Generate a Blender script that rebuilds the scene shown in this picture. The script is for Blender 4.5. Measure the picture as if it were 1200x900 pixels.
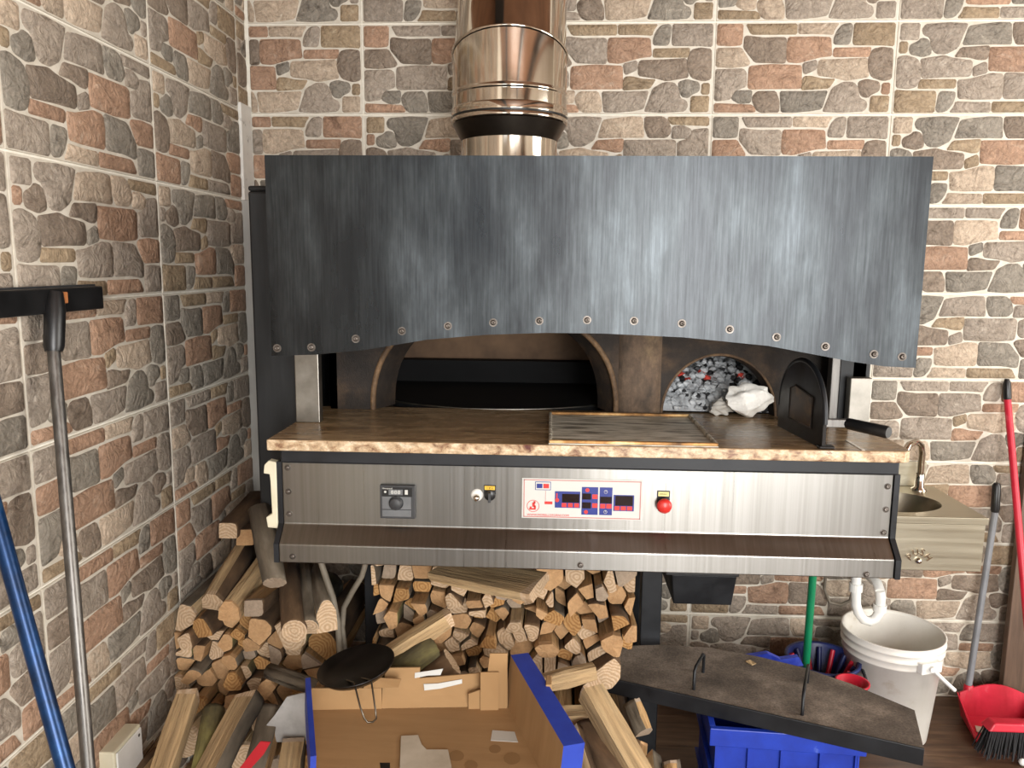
import bpy, bmesh, math, random
from mathutils import Vector, Matrix
random.seed(7)
for o in list(bpy.data.objects): bpy.data.objects.remove(o)
SC = bpy.context.scene
COL = SC.collection

# ------------------------------------------------------------------ camera
FPX = 928.385                      # focal length in pixels of the 1200 px wide frame
CAMP = Vector((.6615, -2.8436, 1.586))
RIGHT = Vector((.998774, .048756, .008611))
DOWN = Vector((.015735, -.147682, -.988910))
FWD = Vector((-.046943, .987832, -.148268))
cd = bpy.data.cameras.new('camera'); cd.sensor_width = 36; cd.lens = FPX * 36 / 1200
cd.clip_start = .02; cd.clip_end = 100
cam = bpy.data.objects.new('camera', cd); COL.objects.link(cam)
cam.matrix_world = Matrix(((RIGHT.x, -DOWN.x, -FWD.x, CAMP.x), (RIGHT.y, -DOWN.y, -FWD.y, CAMP.y),
                           (RIGHT.z, -DOWN.z, -FWD.z, CAMP.z), (0, 0, 0, 1)))
SC.camera = cam

# ------------------------------------------------------------------ light and exposure
W = bpy.data.worlds.new('sky'); SC.world = W; W.use_nodes = True
bgn = W.node_tree.nodes['Background']; bgn.inputs[0].default_value = (.80, .90, 1, 1); bgn.inputs[1].default_value = 1.0
def area(name, loc, rot, sx, sy, power, col):
    l = bpy.data.lights.new(name, 'AREA'); l.shape = 'RECTANGLE'; l.size = sx; l.size_y = sy; l.energy = power; l.color = col
    o = bpy.data.objects.new(name, l); COL.objects.link(o); o.location = loc; o.rotation_euler = rot
    return o
# daylight through the shop windows: two behind the viewer, one in the right wall
area('daylight_front_a', (.01, -5.16, 1.6), (math.pi/2, 0, 0), 0.7, 2.2, 6, (1, .98, .95))
area('daylight_front_b', (1.47, -5.16, 1.6), (math.pi/2, 0, 0), .94, 2.2, 100, (1, .98, .95))
area('daylight_front_c', (2.53, -5.16, 1.6), (math.pi/2, 0, 0), .94, 2.2, 60, (1, .98, .95))
area('daylight_right', (4.16, -1.75, 1.6), (math.pi/2, 0, math.pi/2), 1.6, 2.2, 72, (1, .95, .87))
SC.view_settings.view_transform = 'Standard'; SC.view_settings.look = 'None'
SC.view_settings.gamma = 1; SC.view_settings.use_curve_mapping = False
SC.view_settings.exposure = 0.55

# ------------------------------------------------------------------ helpers
def proj(p):
    v = Vector(p) - CAMP; z = v.dot(FWD)
    return 600 + FPX*v.dot(RIGHT)/z, 450 + FPX*v.dot(DOWN)/z
def ray(x, y): return RIGHT*((x-600)/FPX) + DOWN*((y-450)/FPX) + FWD
def atY(x, y, Y): d = ray(x, y); return CAMP + d*((Y-CAMP.y)/d.y)
def atZ(x, y, Z): d = ray(x, y); return CAMP + d*((Z-CAMP.z)/d.z)
def atX(x, y, X): d = ray(x, y); return CAMP + d*((X-CAMP.x)/d.x)

def lin(h):
    if isinstance(h, str):
        h = h.lstrip('#'); h = [int(h[i:i+2], 16)/255 for i in (0, 2, 4)]
    return tuple(c/12.92 if c <= .04045 else ((c+.055)/1.055)**2.4 for c in h) + (1,)

def M(name, cols, scale=8, stretch=(1, 1, 1), rough=.6, metal=0, bump=0, detail=4, rnd=0, rvar=0, bscale=None, kind='noise', emit=0, aniso=0, trans=0, spec=.5, distort=0):
    m = bpy.data.materials.new(name); m.use_nodes = True
    nt = m.node_tree; N = nt.nodes; L = nt.links
    b = N['Principled BSDF']
    b.inputs['Roughness'].default_value = rough; b.inputs['Metallic'].default_value = metal
    b.inputs['Specular IOR Level'].default_value = spec
    if aniso: b.inputs['Anisotropic'].default_value = aniso; b.inputs['Anisotropic Rotation'].default_value = .25
    if trans: b.inputs['Transmission Weight'].default_value = trans
    if isinstance(cols, str): cols = [(0, cols)]
    tc = N.new('ShaderNodeTexCoord'); mp = N.new('ShaderNodeMapping'); mp.inputs['Scale'].default_value = stretch
    L.new(tc.outputs['Object'], mp.inputs[0])
    oi = N.new('ShaderNodeObjectInfo')
    ad = N.new('ShaderNodeVectorMath'); ad.operation = 'ADD'; L.new(mp.outputs[0], ad.inputs[0])
    sc = N.new('ShaderNodeMath'); sc.operation = 'MULTIPLY'; sc.inputs[1].default_value = 37.0
    L.new(oi.outputs['Random'], sc.inputs[0])
    if rnd: L.new(sc.outputs[0], ad.inputs[1])
    if kind == 'wave':
        t = N.new('ShaderNodeTexWave'); t.wave_type = 'RINGS'; t.rings_direction = 'Y'
        t.inputs['Distortion'].default_value = distort; t.inputs['Detail'].default_value = 2
        t.inputs['Scale'].default_value = scale; fac = t.outputs['Fac']
        L.new(mp.outputs[0], t.inputs['Vector'])
    elif kind == 'voronoi':
        t = N.new('ShaderNodeTexVoronoi'); t.inputs['Scale'].default_value = scale; fac = t.outputs['Color']
        L.new(ad.outputs[0], t.inputs['Vector'])
    else:
        t = N.new('ShaderNodeTexNoise'); t.inputs['Scale'].default_value = scale; t.inputs['Detail'].default_value = detail
        t.inputs['Roughness'].default_value = .62; t.inputs['Distortion'].default_value = distort; fac = t.outputs['Fac']
        L.new(ad.outputs[0], t.inputs['Vector'])
    if len(cols) == 1:
        b.inputs['Base Color'].default_value = lin(cols[0][1]); outc = None
    else:
        r = N.new('ShaderNodeValToRGB'); e = r.color_ramp.elements
        while len(e) < len(cols): e.new(.5)
        for i, (p, c) in enumerate(cols): e[i].position = p; e[i].color = lin(c)
        L.new(fac, r.inputs[0]); outc = r.outputs[0]
        if rnd:
            mr = N.new('ShaderNodeMapRange'); mr.inputs[3].default_value = 1-rnd; mr.inputs[4].default_value = 1+rnd*.7
            L.new(oi.outputs['Random'], mr.inputs[0])
            mx = N.new('ShaderNodeVectorMath'); mx.operation = 'SCALE'
            L.new(outc, mx.inputs[0]); L.new(mr.outputs[0], mx.inputs['Scale']); outc = mx.outputs[0]
        L.new(outc, b.inputs['Base Color'])
    if rvar:
        mr = N.new('ShaderNodeMapRange'); mr.inputs[1].default_value = .3; mr.inputs[2].default_value = .7
        mr.inputs[3].default_value = rough-rvar; mr.inputs[4].default_value = rough+rvar
        L.new(fac, mr.inputs[0]); L.new(mr.outputs[0], b.inputs['Roughness'])
    if bump:
        bp = N.new('ShaderNodeBump'); bp.inputs['Strength'].default_value = bump; bp.inputs['Distance'].default_value = .004
        if bscale:
            t2 = N.new('ShaderNodeTexNoise'); t2.inputs['Scale'].default_value = bscale; t2.inputs['Detail'].default_value = 5
            L.new(ad.outputs[0], t2.inputs['Vector']); L.new(t2.outputs['Fac'], bp.inputs['Height'])
        else: L.new(fac, bp.inputs['Height'])
        L.new(bp.outputs[0], b.inputs['Normal'])
    if emit:
        if outc: L.new(outc, b.inputs['Emission Color'])
        else: b.inputs['Emission Color'].default_value = lin(cols[0][1])
        b.inputs['Emission Strength'].default_value = emit
    return m

class MB:
    """collects faces of one part, then links them as one mesh object"""
    def __init__(s): s.v = []; s.f = []; s.mi = []; s.mat = 0; s.sm = []
    def add(s, vs, fs, smooth=False):
        n = len(s.v); s.v += [tuple(v) for v in vs]
        for f in fs: s.f.append([n+i for i in f]); s.mi.append(s.mat); s.sm.append(smooth)
        return s
    def box(s, a, b, rot=None, piv=None):
        (x0, y0, z0), (x1, y1, z1) = a, b
        vs = [Vector(p) for p in ((x0,y0,z0),(x1,y0,z0),(x1,y1,z0),(x0,y1,z0),(x0,y0,z1),(x1,y0,z1),(x1,y1,z1),(x0,y1,z1))]
        if rot is not None:
            c = Vector(piv) if piv is not None else sum(vs, Vector())/8
            vs = [c+rot@(v-c) for v in vs]
        return s.add(vs, [(0,3,2,1),(4,5,6,7),(0,1,5,4),(1,2,6,5),(2,3,7,6),(3,0,4,7)])
    def hexa(s, q):   # 8 corners bottom 4 then top 4
        return s.add(q, [(0,3,2,1),(4,5,6,7),(0,1,5,4),(1,2,6,5),(2,3,7,6),(3,0,4,7)])
    def prism(s, pts, ax, d):   # polygon points (3D) extruded along vector d
        n = len(pts); d = Vector(d); a = [Vector(p) for p in pts]; b = [p+d for p in a]
        return s.add(a+b, [list(range(n))[::-1], list(range(n, 2*n))]+[(i, (i+1) % n, n+(i+1) % n, n+i) for i in range(n)])
    def tube(s, pts, r, seg=10, caps=True, smooth=True):
        pts = [Vector(p) for p in pts]; rs = r if isinstance(r, (list, tuple)) else [r]*len(pts)
        vs = []; fs = []; up = None
        for i, p in enumerate(pts):
            t = (pts[min(i+1, len(pts)-1)]-pts[max(i-1, 0)]).normalized()
            if up is None:
                up = Vector((0, 0, 1)) if abs(t.z) < .9 else Vector((1, 0, 0))
            u = (up - t*up.dot(t)).normalized(); w = t.cross(u); up = u
            for k in range(seg):
                a = 2*math.pi*k/seg; vs.append(p+(u*math.cos(a)+w*math.sin(a))*rs[i])
        for i in range(len(pts)-1):
            for k in range(seg):
                k2 = (k+1) % seg; fs.append((i*seg+k, i*seg+k2, (i+1)*seg+k2, (i+1)*seg+k))
        s.add(vs, fs, smooth)
        if caps:
            n = len(pts)-1
            s.add(vs[:seg], [list(range(seg))[::-1]]); s.add(vs[n*seg:], [list(range(seg))])
        return s
    def lathe(s, prof, c=(0, 0, 0), seg=32, smooth=True, close=False, xf=None):
        c = Vector(c); vs = []; fs = []; n = len(prof)
        for k in range(seg):
            a = 2*math.pi*k/seg
            for r, z in prof:
                p = Vector((r*math.cos(a), r*math.sin(a), z))
                vs.append(c+(xf@p if xf else p))
        for k in range(seg):
            k2 = (k+1) % seg
            for i in range(n-1): fs.append((k*n+i, k2*n+i, k2*n+i+1, k*n+i+1))
        s.add(vs, fs, smooth)
        return s
    def disc(s, c, r, nrm=(0, -1, 0), h=.002, seg=20, rx=None):
        c = Vector(c); nrm = Vector(nrm).normalized(); u = nrm.orthogonal().normalized(); w = nrm.cross(u)
        a = [c+(u*math.cos(2*math.pi*k/seg)+w*math.sin(2*math.pi*k/seg))*r for k in range(seg)]
        return s.prism(a, None, nrm*h)
    def build(s, name, mats, parent=None, bevel=0, bseg=2, subsurf=0, origin=None, weld=False):
        me = bpy.data.meshes.new(name)
        off = Vector(origin) if origin is not None else Vector()
        me.from_pydata([tuple(Vector(v)-off) for v in s.v], [], s.f)
        if not isinstance(mats, (list, tuple)): mats = [mats]
        for m in mats: me.materials.append(m)
        for p, mi, sm in zip(me.polygons, s.mi, s.sm): p.material_index = mi; p.use_smooth = sm
        bm = bmesh.new(); bm.from_mesh(me)
        if weld: bmesh.ops.remove_doubles(bm, verts=bm.verts, dist=1e-5)
        bmesh.ops.recalc_face_normals(bm, faces=bm.faces); bm.to_mesh(me); bm.free()
        o = bpy.data.objects.new(name, me); COL.objects.link(o)
        if parent:
            o.parent = parent
            o.location = off - (parent.matrix_basis.translation if parent else Vector())
            if parent.parent: o.location -= parent.parent.matrix_basis.translation
        else: o.location = off
        if bevel:
            md = o.modifiers.new('bevel', 'BEVEL'); md.width = bevel; md.segments = bseg; md.limit_method = 'ANGLE'
        if subsurf:
            md = o.modifiers.new('subsurf', 'SUBSURF'); md.levels = subsurf; md.render_levels = subsurf
        return o
def tag(o, label=None, cat=None, group=None, kind=None):
    if label: o['label'] = label
    if cat: o['category'] = cat
    if group: o['group'] = group
    if kind: o['kind'] = kind
    return o
def thing(name, label, cat, loc=(0, 0, 0), group=None):
    o = bpy.data.objects.new(name, None); COL.objects.link(o); o.location = loc; o.empty_display_size = .05
    return tag(o, label, cat, group)
_dg = None
def text(body, size, loc, mat, parent, name='lettering', rot=(math.pi/2, 0, 0), depth=.0004, align='LEFT', sx=1):
    c = bpy.data.curves.new(name, 'FONT'); c.body = body; c.size = size; c.extrude = depth; c.align_x = align; c.align_y = 'CENTER'; c.resolution_u = 2
    t = bpy.data.objects.new(name, c); COL.objects.link(t)
    bpy.context.view_layer.update()
    me = bpy.data.meshes.new_from_object(t.evaluated_get(bpy.context.evaluated_depsgraph_get()))
    bpy.data.objects.remove(t)
    me.materials.clear(); me.materials.append(mat)
    o = bpy.data.objects.new(name, me); COL.objects.link(o); o.rotation_euler = rot; o.scale = (sx, 1, 1)
    o.location = loc
    if parent:
        o.parent = parent; base = parent.matrix_basis.translation.copy()
        if parent.parent: base += parent.parent.matrix_basis.translation
        o.location = Vector(loc)-base
    return o

# ------------------------------------------------------------------ materials
def two_noise(m, coarse, fine, fst, lo, hi, bdist, bstr, bsc):
    """lays a finer grain over a material's colour and adds a rugged relief"""
    nt = m.node_tree; N = nt.nodes; L = nt.links; b = N['Principled BSDF']
    src = b.inputs['Base Color'].links[0].from_socket
    tc = N.new('ShaderNodeTexCoord'); oi = N.new('ShaderNodeObjectInfo')
    mp = N.new('ShaderNodeMapping'); mp.inputs['Scale'].default_value = fst; L.new(tc.outputs['Object'], mp.inputs[0])
    sc = N.new('ShaderNodeMath'); sc.operation = 'MULTIPLY'; sc.inputs[1].default_value = 53; L.new(oi.outputs['Random'], sc.inputs[0])
    ad = N.new('ShaderNodeVectorMath'); ad.operation = 'ADD'; L.new(mp.outputs[0], ad.inputs[0]); L.new(sc.outputs[0], ad.inputs[1])
    t = N.new('ShaderNodeTexNoise'); t.inputs['Scale'].default_value = fine; t.inputs['Detail'].default_value = 8; t.inputs['Roughness'].default_value = .7
    L.new(ad.outputs[0], t.inputs['Vector'])
    mr = N.new('ShaderNodeMapRange'); mr.inputs[1].default_value = .33; mr.inputs[2].default_value = .67; mr.inputs[3].default_value = lo; mr.inputs[4].default_value = hi
    L.new(t.outputs['Fac'], mr.inputs[0])
    mx = N.new('ShaderNodeVectorMath'); mx.operation = 'SCALE'; L.new(src, mx.inputs[0]); L.new(mr.outputs[0], mx.inputs['Scale'])
    L.new(mx.outputs[0], b.inputs['Base Color'])
    if bstr:
        t2 = N.new('ShaderNodeTexNoise'); t2.inputs['Scale'].default_value = bsc; t2.inputs['Detail'].default_value = 9; t2.inputs['Roughness'].default_value = .6; t2.inputs['Distortion'].default_value = 2.2
        L.new(ad.outputs[0], t2.inputs['Vector'])
        bp = N.new('ShaderNodeBump'); bp.inputs['Strength'].default_value = bstr; bp.inputs['Distance'].default_value = bdist
        L.new(t2.outputs['Fac'], bp.inputs['Height']); L.new(bp.outputs[0], b.inputs['Normal'])
    return m
def stone(name, dark, mid, light):
    m = M('stone_'+name, [(.30, dark), (.44, mid), (.58, mid), (.72, light)], 15, rough=.62, rnd=.14, distort=2.0, detail=7)
    return two_noise(m, 0, 95, (1, 1, 1), .74, 1.24, .014, 1.0, 22)
STONE = {
 'taupe': stone('taupe', '#7a6e60', '#a09385', '#b8ac9e'),
 'grey': stone('grey', '#645c52', '#8d8579', '#aea597'),
 'brown': stone('brown', '#786650', '#9e8a70', '#b6a58c'),
 'terra': stone('terracotta', '#876a56', '#ab8a72', '#bda48f'),
 'cream': stone('cream', '#a08d7a', '#bdaa95', '#cebfab'),
 'umber': stone('umber', '#66574a', '#897a6b', '#a29283')}
m_tile = M('tile_mortar', [(.35,'#c2baab'),(.65,'#d3ccbf')], 30, rough=.5, bump=.3)
m_grout = M('grout', [(.3,'#dcd6c8'),(.7,'#ece8de')], 40, rough=.8)
m_floor = M('floor_plank', [(.3,'#3d2c20'),(.55,'#5a4332'),(.75,'#77604a')], 5, (1, 9, 1), rough=.42, bump=.15, rnd=.12, detail=8)
m_floorgap = M('floor_gap', '#2a1e17', rough=.9)
m_plaster = M('plaster', [(.3,'#cfc6b6'),(.7,'#dcd5c8')], 3, rough=.85)
m_ceil = M('ceiling_wood', [(.3,'#6f4d38'),(.6,'#8d664c'),(.8,'#9a745a')], 3, (1, 8, 1), rough=.6, detail=6)
m_beam = M('ceiling_beam', [(.3,'#1d1917'),(.7,'#2b2522')], 4, rough=.6)
m_trimw = M('painted_strip', [(.25,'#6f6a62'),(.36,'#d9d6cf'),(.8,'#e6e3dc')], 26, rough=.6, detail=8)
m_steel = M('brushed_steel', [(.35,'#86847f'),(.65,'#918f8b')], 9, (14, 1, .12), rough=.30, metal=1, rvar=.03, detail=6, aniso=.6)
m_steel2 = M('dull_steel', [(.3,'#77736c'),(.7,'#98948c')], 14, (1, 1, 1), rough=.38, metal=1, rvar=.08)
m_chrome = M('polished_flue', [(.3,'#c9bfb2'),(.7,'#d8cfc2')], 6, rough=.10, metal=1, rvar=.03)
m_hood = two_noise(M('dark_hood_steel', [(.32,'#242628'),(.47,'#2c2e30'),(.58,'#35383a'),(.72,'#464a4d')], 3.2, (2.6, 1, .9), rough=.31, metal=.85, rvar=.06, detail=5), 0, 8, (26, 1, .9), .74, 1.32, 0, 0, 1)
m_black = M('black_steel', [(.3,'#16171a'),(.7,'#24262a')], 12, rough=.45, metal=.3, rvar=.08)
m_blackp = M('black_plastic', [(.3,'#0f0f10'),(.7,'#1d1d1e')], 20, rough=.35)
m_side = M('oven_side_steel', [(.3,'#1f2021'),(.7,'#2d2e2f')], 6, (8, 8, .6), rough=.5, metal=.5, rvar=.08)
m_soot = M('sooted_firebrick', [(.3,'#15110e'),(.52,'#2a211a'),(.68,'#4f3c2a'),(.8,'#7b6043')], 5, (1, 1, 1.4), rough=.75, bump=.25, detail=8, bscale=60)
m_sootworn = M('worn_arch_edge', [(.3,'#2b2018'),(.5,'#5b4531'),(.7,'#8d6f4f')], 11, (1, 1, .7), rough=.7, bump=.3, detail=8, bscale=80)
m_pillar = M('worn_pillar', [(.28,'#211a14'),(.45,'#413428'),(.6,'#665240'),(.76,'#8f7757')], 6, (1.3, 1.3, .6), rough=.7, bump=.2, detail=9, bscale=80)
two_noise(m_pillar, 0, 60, (1, 1, .6), .55, 1.25, .003, .5, 120); two_noise(m_soot, 0, 50, (1, 1, .7), .6, 1.3, .003, .5, 120); two_noise(m_sootworn, 0, 90, (1, 1, 1), .6, 1.25, .003, .5, 120)
m_cham = M('chamber_lining', [(.3,'#4b3a2d'),(.7,'#86694f')], 5, rough=.8)
m_deck = M('deck_stone', [(.3,'#0b0b0c'),(.7,'#161617')], 9, (.4, 3, 1), rough=.75, spec=.2)
m_granite = M('granite', [(.30,'#5b2d27'),(.38,'#8a6a50'),(.46,'#b39878'),(.56,'#cbb394'),(.64,'#dccbb0'),(.72,'#8b6a58')], 42, (.7, .8, 1.2), rough=.25, detail=12, distort=.5)
two_noise(m_granite, 0, 160, (1, 1, 1), .70, 1.25, 0, 0, 1)
m_granitetop = M('granite_top', [(.28,'#5d4a38'),(.44,'#8d7456'),(.58,'#a98e6b'),(.74,'#c6ad88')], 14, (.5, 2.0, 1), rough=.26, detail=10, distort=.8, rvar=.06)
m_tray = M('scorched_tray', [(.36,'#6b655a'),(.45,'#b0a897'),(.54,'#dcd5c6'),(.68,'#ebe6da')], 16, (.55, 3.2, 1), rough=.5, metal=0, detail=10)
m_trayrim = M('tray_rim', [(.35,'#4d3722'),(.5,'#9c7344'),(.65,'#d2b583'),(.8,'#ece0c8')], 9, (1, 4, 1), rough=.35, metal=.7, detail=6)
m_ash = M('wood_ash', [(.3,'#77787b'),(.5,'#b0b3b6'),(.7,'#d5d8da')], 34, rough=.95, bump=.6, detail=8)
m_coal = M('charred_coal', [(.4,'#111112'),(.6,'#3a3a3c'),(.75,'#8a8a8c')], 30, rough=.95, bump=.5)
m_ember = M('glowing_ember', [(.3,'#4a0d08'),(.6,'#b3392c')], 40, rough=.8, emit=.22)
m_cloth = M('white_cloth', [(.3,'#dcd9d2'),(.7,'#f2f0eb')], 12, rough=.9, bump=.2)
m_white = M('white_print', '#c6c6c1', rough=.35)
m_red = M('red_print', '#cf2b25', rough=.4)
m_blue = M('blue_print', '#1a2a7c', rough=.35)
m_screen = M('dark_display', '#1c0f10', rough=.15)
m_yellow = M('yellow_label', '#e0b233', rough=.5)
m_paleyellow = M('pale_yellow_label', '#e6d98b', rough=.5)
m_redbtn = M('red_button', [(.3,'#b5201c'),(.7,'#cb322b')], 30, rough=.35)
m_grey = M('grey_plastic', [(.3,'#5d5f61'),(.7,'#6e7072')], 18, rough=.45)
m_dkgrey = M('dark_grey_plastic', [(.3,'#2c2d2f'),(.7,'#3a3b3d')], 18, rough=.5)
m_ivory = M('ivory_plastic', [(.3,'#cfc8ad'),(.7,'#ddd6be')], 16, rough=.45)
m_screw = M('screw_head', [(.3,'#4a443e'),(.7,'#77706a')], 60, rough=.4, metal=.8)
BARK = [M('bark_grey', [(.3,'#3d352b'),(.55,'#64594a'),(.75,'#84796a')], 14, (1, .35, 1), rough=.9, bump=.9, rnd=.2, bscale=50),
        M('bark_brown', [(.3,'#3a2b1d'),(.55,'#5f4831'),(.75,'#7d6145')], 14, (1, .35, 1), rough=.9, bump=.9, rnd=.2, bscale=50),
        M('bark_moss', [(.3,'#322c1d'),(.5,'#544b2f'),(.7,'#7c7444')], 12, (1, .5, 1), rough=.95, bump=.9, rnd=.15, bscale=50)]
def fibre(m): return two_noise(m, 0, 70, (1, .05, 1), .60, 1.20, .008, 1.0, 60)
SPLIT = [fibre(M('split_wood', [(.3,'#8a6844'),(.5,'#ad8759'),(.7,'#c4a071')], 18, (1, .10, 1), rough=.85, rnd=.16, detail=6)),
         fibre(M('split_wood_pale', [(.3,'#9f835e'),(.5,'#bfa177'),(.7,'#d2b78d')], 18, (1, .10, 1), rough=.85, rnd=.12, detail=6))]
def endg(name, a, b_, c, ring):
    m = M('end_grain_'+name, [(.1, a), (.5, b_), (.9, c)], 36 if ring else 22, kind='wave' if ring else 'noise', distort=7 if ring else 1.5, rough=.88, rnd=.16)
    return two_noise(m, 0, 130, (1, 1, 1), .84, 1.12, .004, .5, 70)
ENDG = [endg('tan', '#9f7853', '#b18b62', '#bd9971', False), endg('pale', '#b09372', '#bca081', '#c7ad90', True),
        endg('grey', '#8d7a67', '#9e8b77', '#ab9986', False), endg('amber', '#9a6f40', '#aa7e4b', '#b68c59', True)]
m_card = M('cardboard', [(.3,'#9a7850'),(.7,'#ac895f')], 3, (1, 6, 1), rough=.85)
m_cardblue = M('blue_card', [(.3,'#22389a'),(.7,'#2d49b4')], 8, rough=.5)
m_paper = M('torn_paper', [(.3,'#b3a793'),(.7,'#cbc1b0')], 14, rough=.9)
m_stain = M('grease_stain', '#8f6e48', rough=.7)
m_pan = M('seasoned_iron', [(.3,'#0d0b0a'),(.7,'#211a16')], 14, rough=.4, metal=.4, rvar=.1)
m_wire = M('steel_wire', '#6d665c', rough=.35, metal=.9)
m_plastbag = M('grey_sheet', [(.3,'#8d8a86'),(.55,'#b6b4b1'),(.75,'#c9c8c5')], 7, rough=.45, detail=6)
m_redtape = M('red_tape', '#b3202a', rough=.5)
m_doorplate = two_noise(M('dusty_iron', [(.30,'#3c352f'),(.5,'#5a5047'),(.62,'#6f645a'),(.78,'#8d8072')], 9, rough=.85, metal=0, detail=8), 0, 160, (1, 1, 1), .70, 1.75, .002, .4, 90)
m_crate = M('blue_crate', [(.3,'#142c8e'),(.66,'#1d3db0'),(.78,'#6f86d0')], 12, rough=.42, detail=8)
m_navy = M('navy_plastic', [(.3,'#15204f'),(.7,'#1f2c66')], 12, rough=.4)
m_bred = M('red_plastic', [(.3,'#b3162b'),(.62,'#c8213a'),(.85,'#d77a80')], 14, rough=.4, detail=8)
m_green = M('green_pole', [(.3,'#0e6a45'),(.7,'#158257')], 8, rough=.35)
m_pail = M('white_pail', [(.22,'#b3a184'),(.36,'#dcd8cf'),(.7,'#eae7e0')], 6, rough=.45, detail=8)
m_pvc = M('white_pvc', [(.3,'#dcdbd6'),(.7,'#ebeae6')], 9, rough=.35)
m_brist = M('black_bristle', [(.3,'#141416'),(.7,'#2c2c2f')], 40, rough=.8, rnd=.2)
m_polesteel = M('pole_steel', [(.3,'#5b5855'),(.7,'#7d7a76')], 12, (8, 8, .5), rough=.38, metal=.8, rvar=.08)
m_polegrey = M('grey_pole', [(.3,'#6d6f73'),(.7,'#82858a')], 8, rough=.4)
m_bluepole = M('blue_pole', [(.3,'#08213f'),(.62,'#0d3867'),(.8,'#33597a')], 26, rough=.3, metal=.45, detail=8)
m_board = M('brown_board', [(.3,'#4b3a2e'),(.7,'#6b5545')], 6, (9, 9, .5), rough=.5, detail=6)
m_sink = M('sink_steel', [(.3,'#bdb7a4'),(.7,'#bfb9a7')], 10, (.2, 8, 8), rough=.36, metal=1, rvar=.05)
m_brass = M('aged_valve', [(.3,'#3a302a'),(.7,'#6d5a48')], 20, rough=.45, metal=.8)
m_hose = M('grey_hose', [(.3,'#5a5348'),(.7,'#7b7264')], 20, rough=.6)
m_glass = M('window_glass', '#dfeaf0', rough=.05, trans=1)
m_frame = M('window_frame', '#3a3836', rough=.5)
# ------------------------------------------------------------------ the setting
XL, XR, YF, ZC = -.41, 4.2, -5.2, 3.1
def struct(o): return tag(o, kind='structure')
wb = struct(MB().box((XL-.1, 0, 0), (XR+.1, .1, ZC)).build('wall_back', m_grout))
wl = struct(MB().box((XL-.1, YF-.1, 0), (XL, 0, ZC)).build('wall_left', m_grout))
# right and front walls with the window openings that light the room
b = MB(); y0, y1, z0, z1 = -2.58, -.92, .48, 2.74
b.box((XR, YF, 0), (XR+.1, y0, ZC)).box((XR, y1, 0), (XR+.1, 0, ZC)).box((XR, y0, 0), (XR+.1, y1, z0)).box((XR, y0, z1), (XR+.1, y1, ZC))
struct(b.build('wall_right', m_plaster))
def window(n, cx, cy, w, axis):
    o = bpy.data.objects.new('window_%d' % n, None); COL.objects.link(o); o.location = (cx, cy, z0); struct(o)
    f = MB(); p = MB(); h = z1-z0; t = .05
    segs = [(-w/2, -w/2+t), (w/2-t, w/2), (-t/2, t/2)]
    def bb(m, u0, u1, v0, v1, d0, d1):
        if axis == 'x': m.box((cx+u0, cy+d0, z0+v0), (cx+u1, cy+d1, z0+v1))
        else: m.box((cx+d0, cy+u0, z0+v0), (cx+d1, cy+u1, z0+v1))
    s = -1 if axis == 'x' else 1
    for a, c in segs: bb(f, a, c, 0, h, s*.03, s*.08)
    bb(f, -w/2, w/2, 0, t, s*.03, s*.08); bb(f, -w/2, w/2, h-t, h, s*.03, s*.08)
    f.build('window_frame', m_frame, o)
    for a, c in ((-w/2+t, -t/2), (t/2, w/2-t)):
        p = MB(); bb(p, a, c, t, h-t, s*.052, s*.058); p.build('pane', m_glass, o)
b = MB(); xs = [(XL-.1, -.40), (.42, .92), (3.08, XR+.1)]
for a, c in xs: b.box((a, YF-.1, 0), (c, YF, ZC))
for a, c in ((-.40, .42), (.92, 3.08)): b.box((a, YF-.1, 0), (c, YF, z0)).box((a, YF-.1, z1), (c, YF, ZC))
struct(b.build('wall_front', m_plaster))
window(1, .01, YF, .82, 'x'); window(2, 2.0, YF, 2.16, 'x'); window(3, XR, -1.75, 1.66, 'y')
# wood ceiling with dark beams (mirrored in the flue)
cl = struct(MB().box((XL-.1, YF-.1, ZC), (XR+.1, .1, ZC+.1)).build('ceiling', m_ceil))
for x in (.25, 1.9, 3.4): MB().box((x, YF, ZC-.1), (x+.16, 0, ZC)).build('beam', m_beam, cl)
# plank floor
fl = struct(MB().box((XL-.1, YF-.1, -.1), (XR+.1, .1, -.006)).build('floor', m_floorgap))
me = None
pw = .19; k = 0
y = 0
while y > -3.2:
    x = XL - random.uniform(0, .9)
    while x < XR:
        a, c = max(x, XL), min(x+1.2, XR)
        if c-a > .02:
            o = MB().box((a+.001-(a+c)/2, -pw+.0015, -.006), (c-.001-(a+c)/2, -.0005, 0)).build('plank', m_floor, fl)
            o.location = ((a+c)/2, y, 0)
        x += 1.2
    y -= pw
tag(MB().box((XL, YF, -.006), (XR, y, 0)).build('plank_field', m_floor, fl), kind='stuff')

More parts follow.
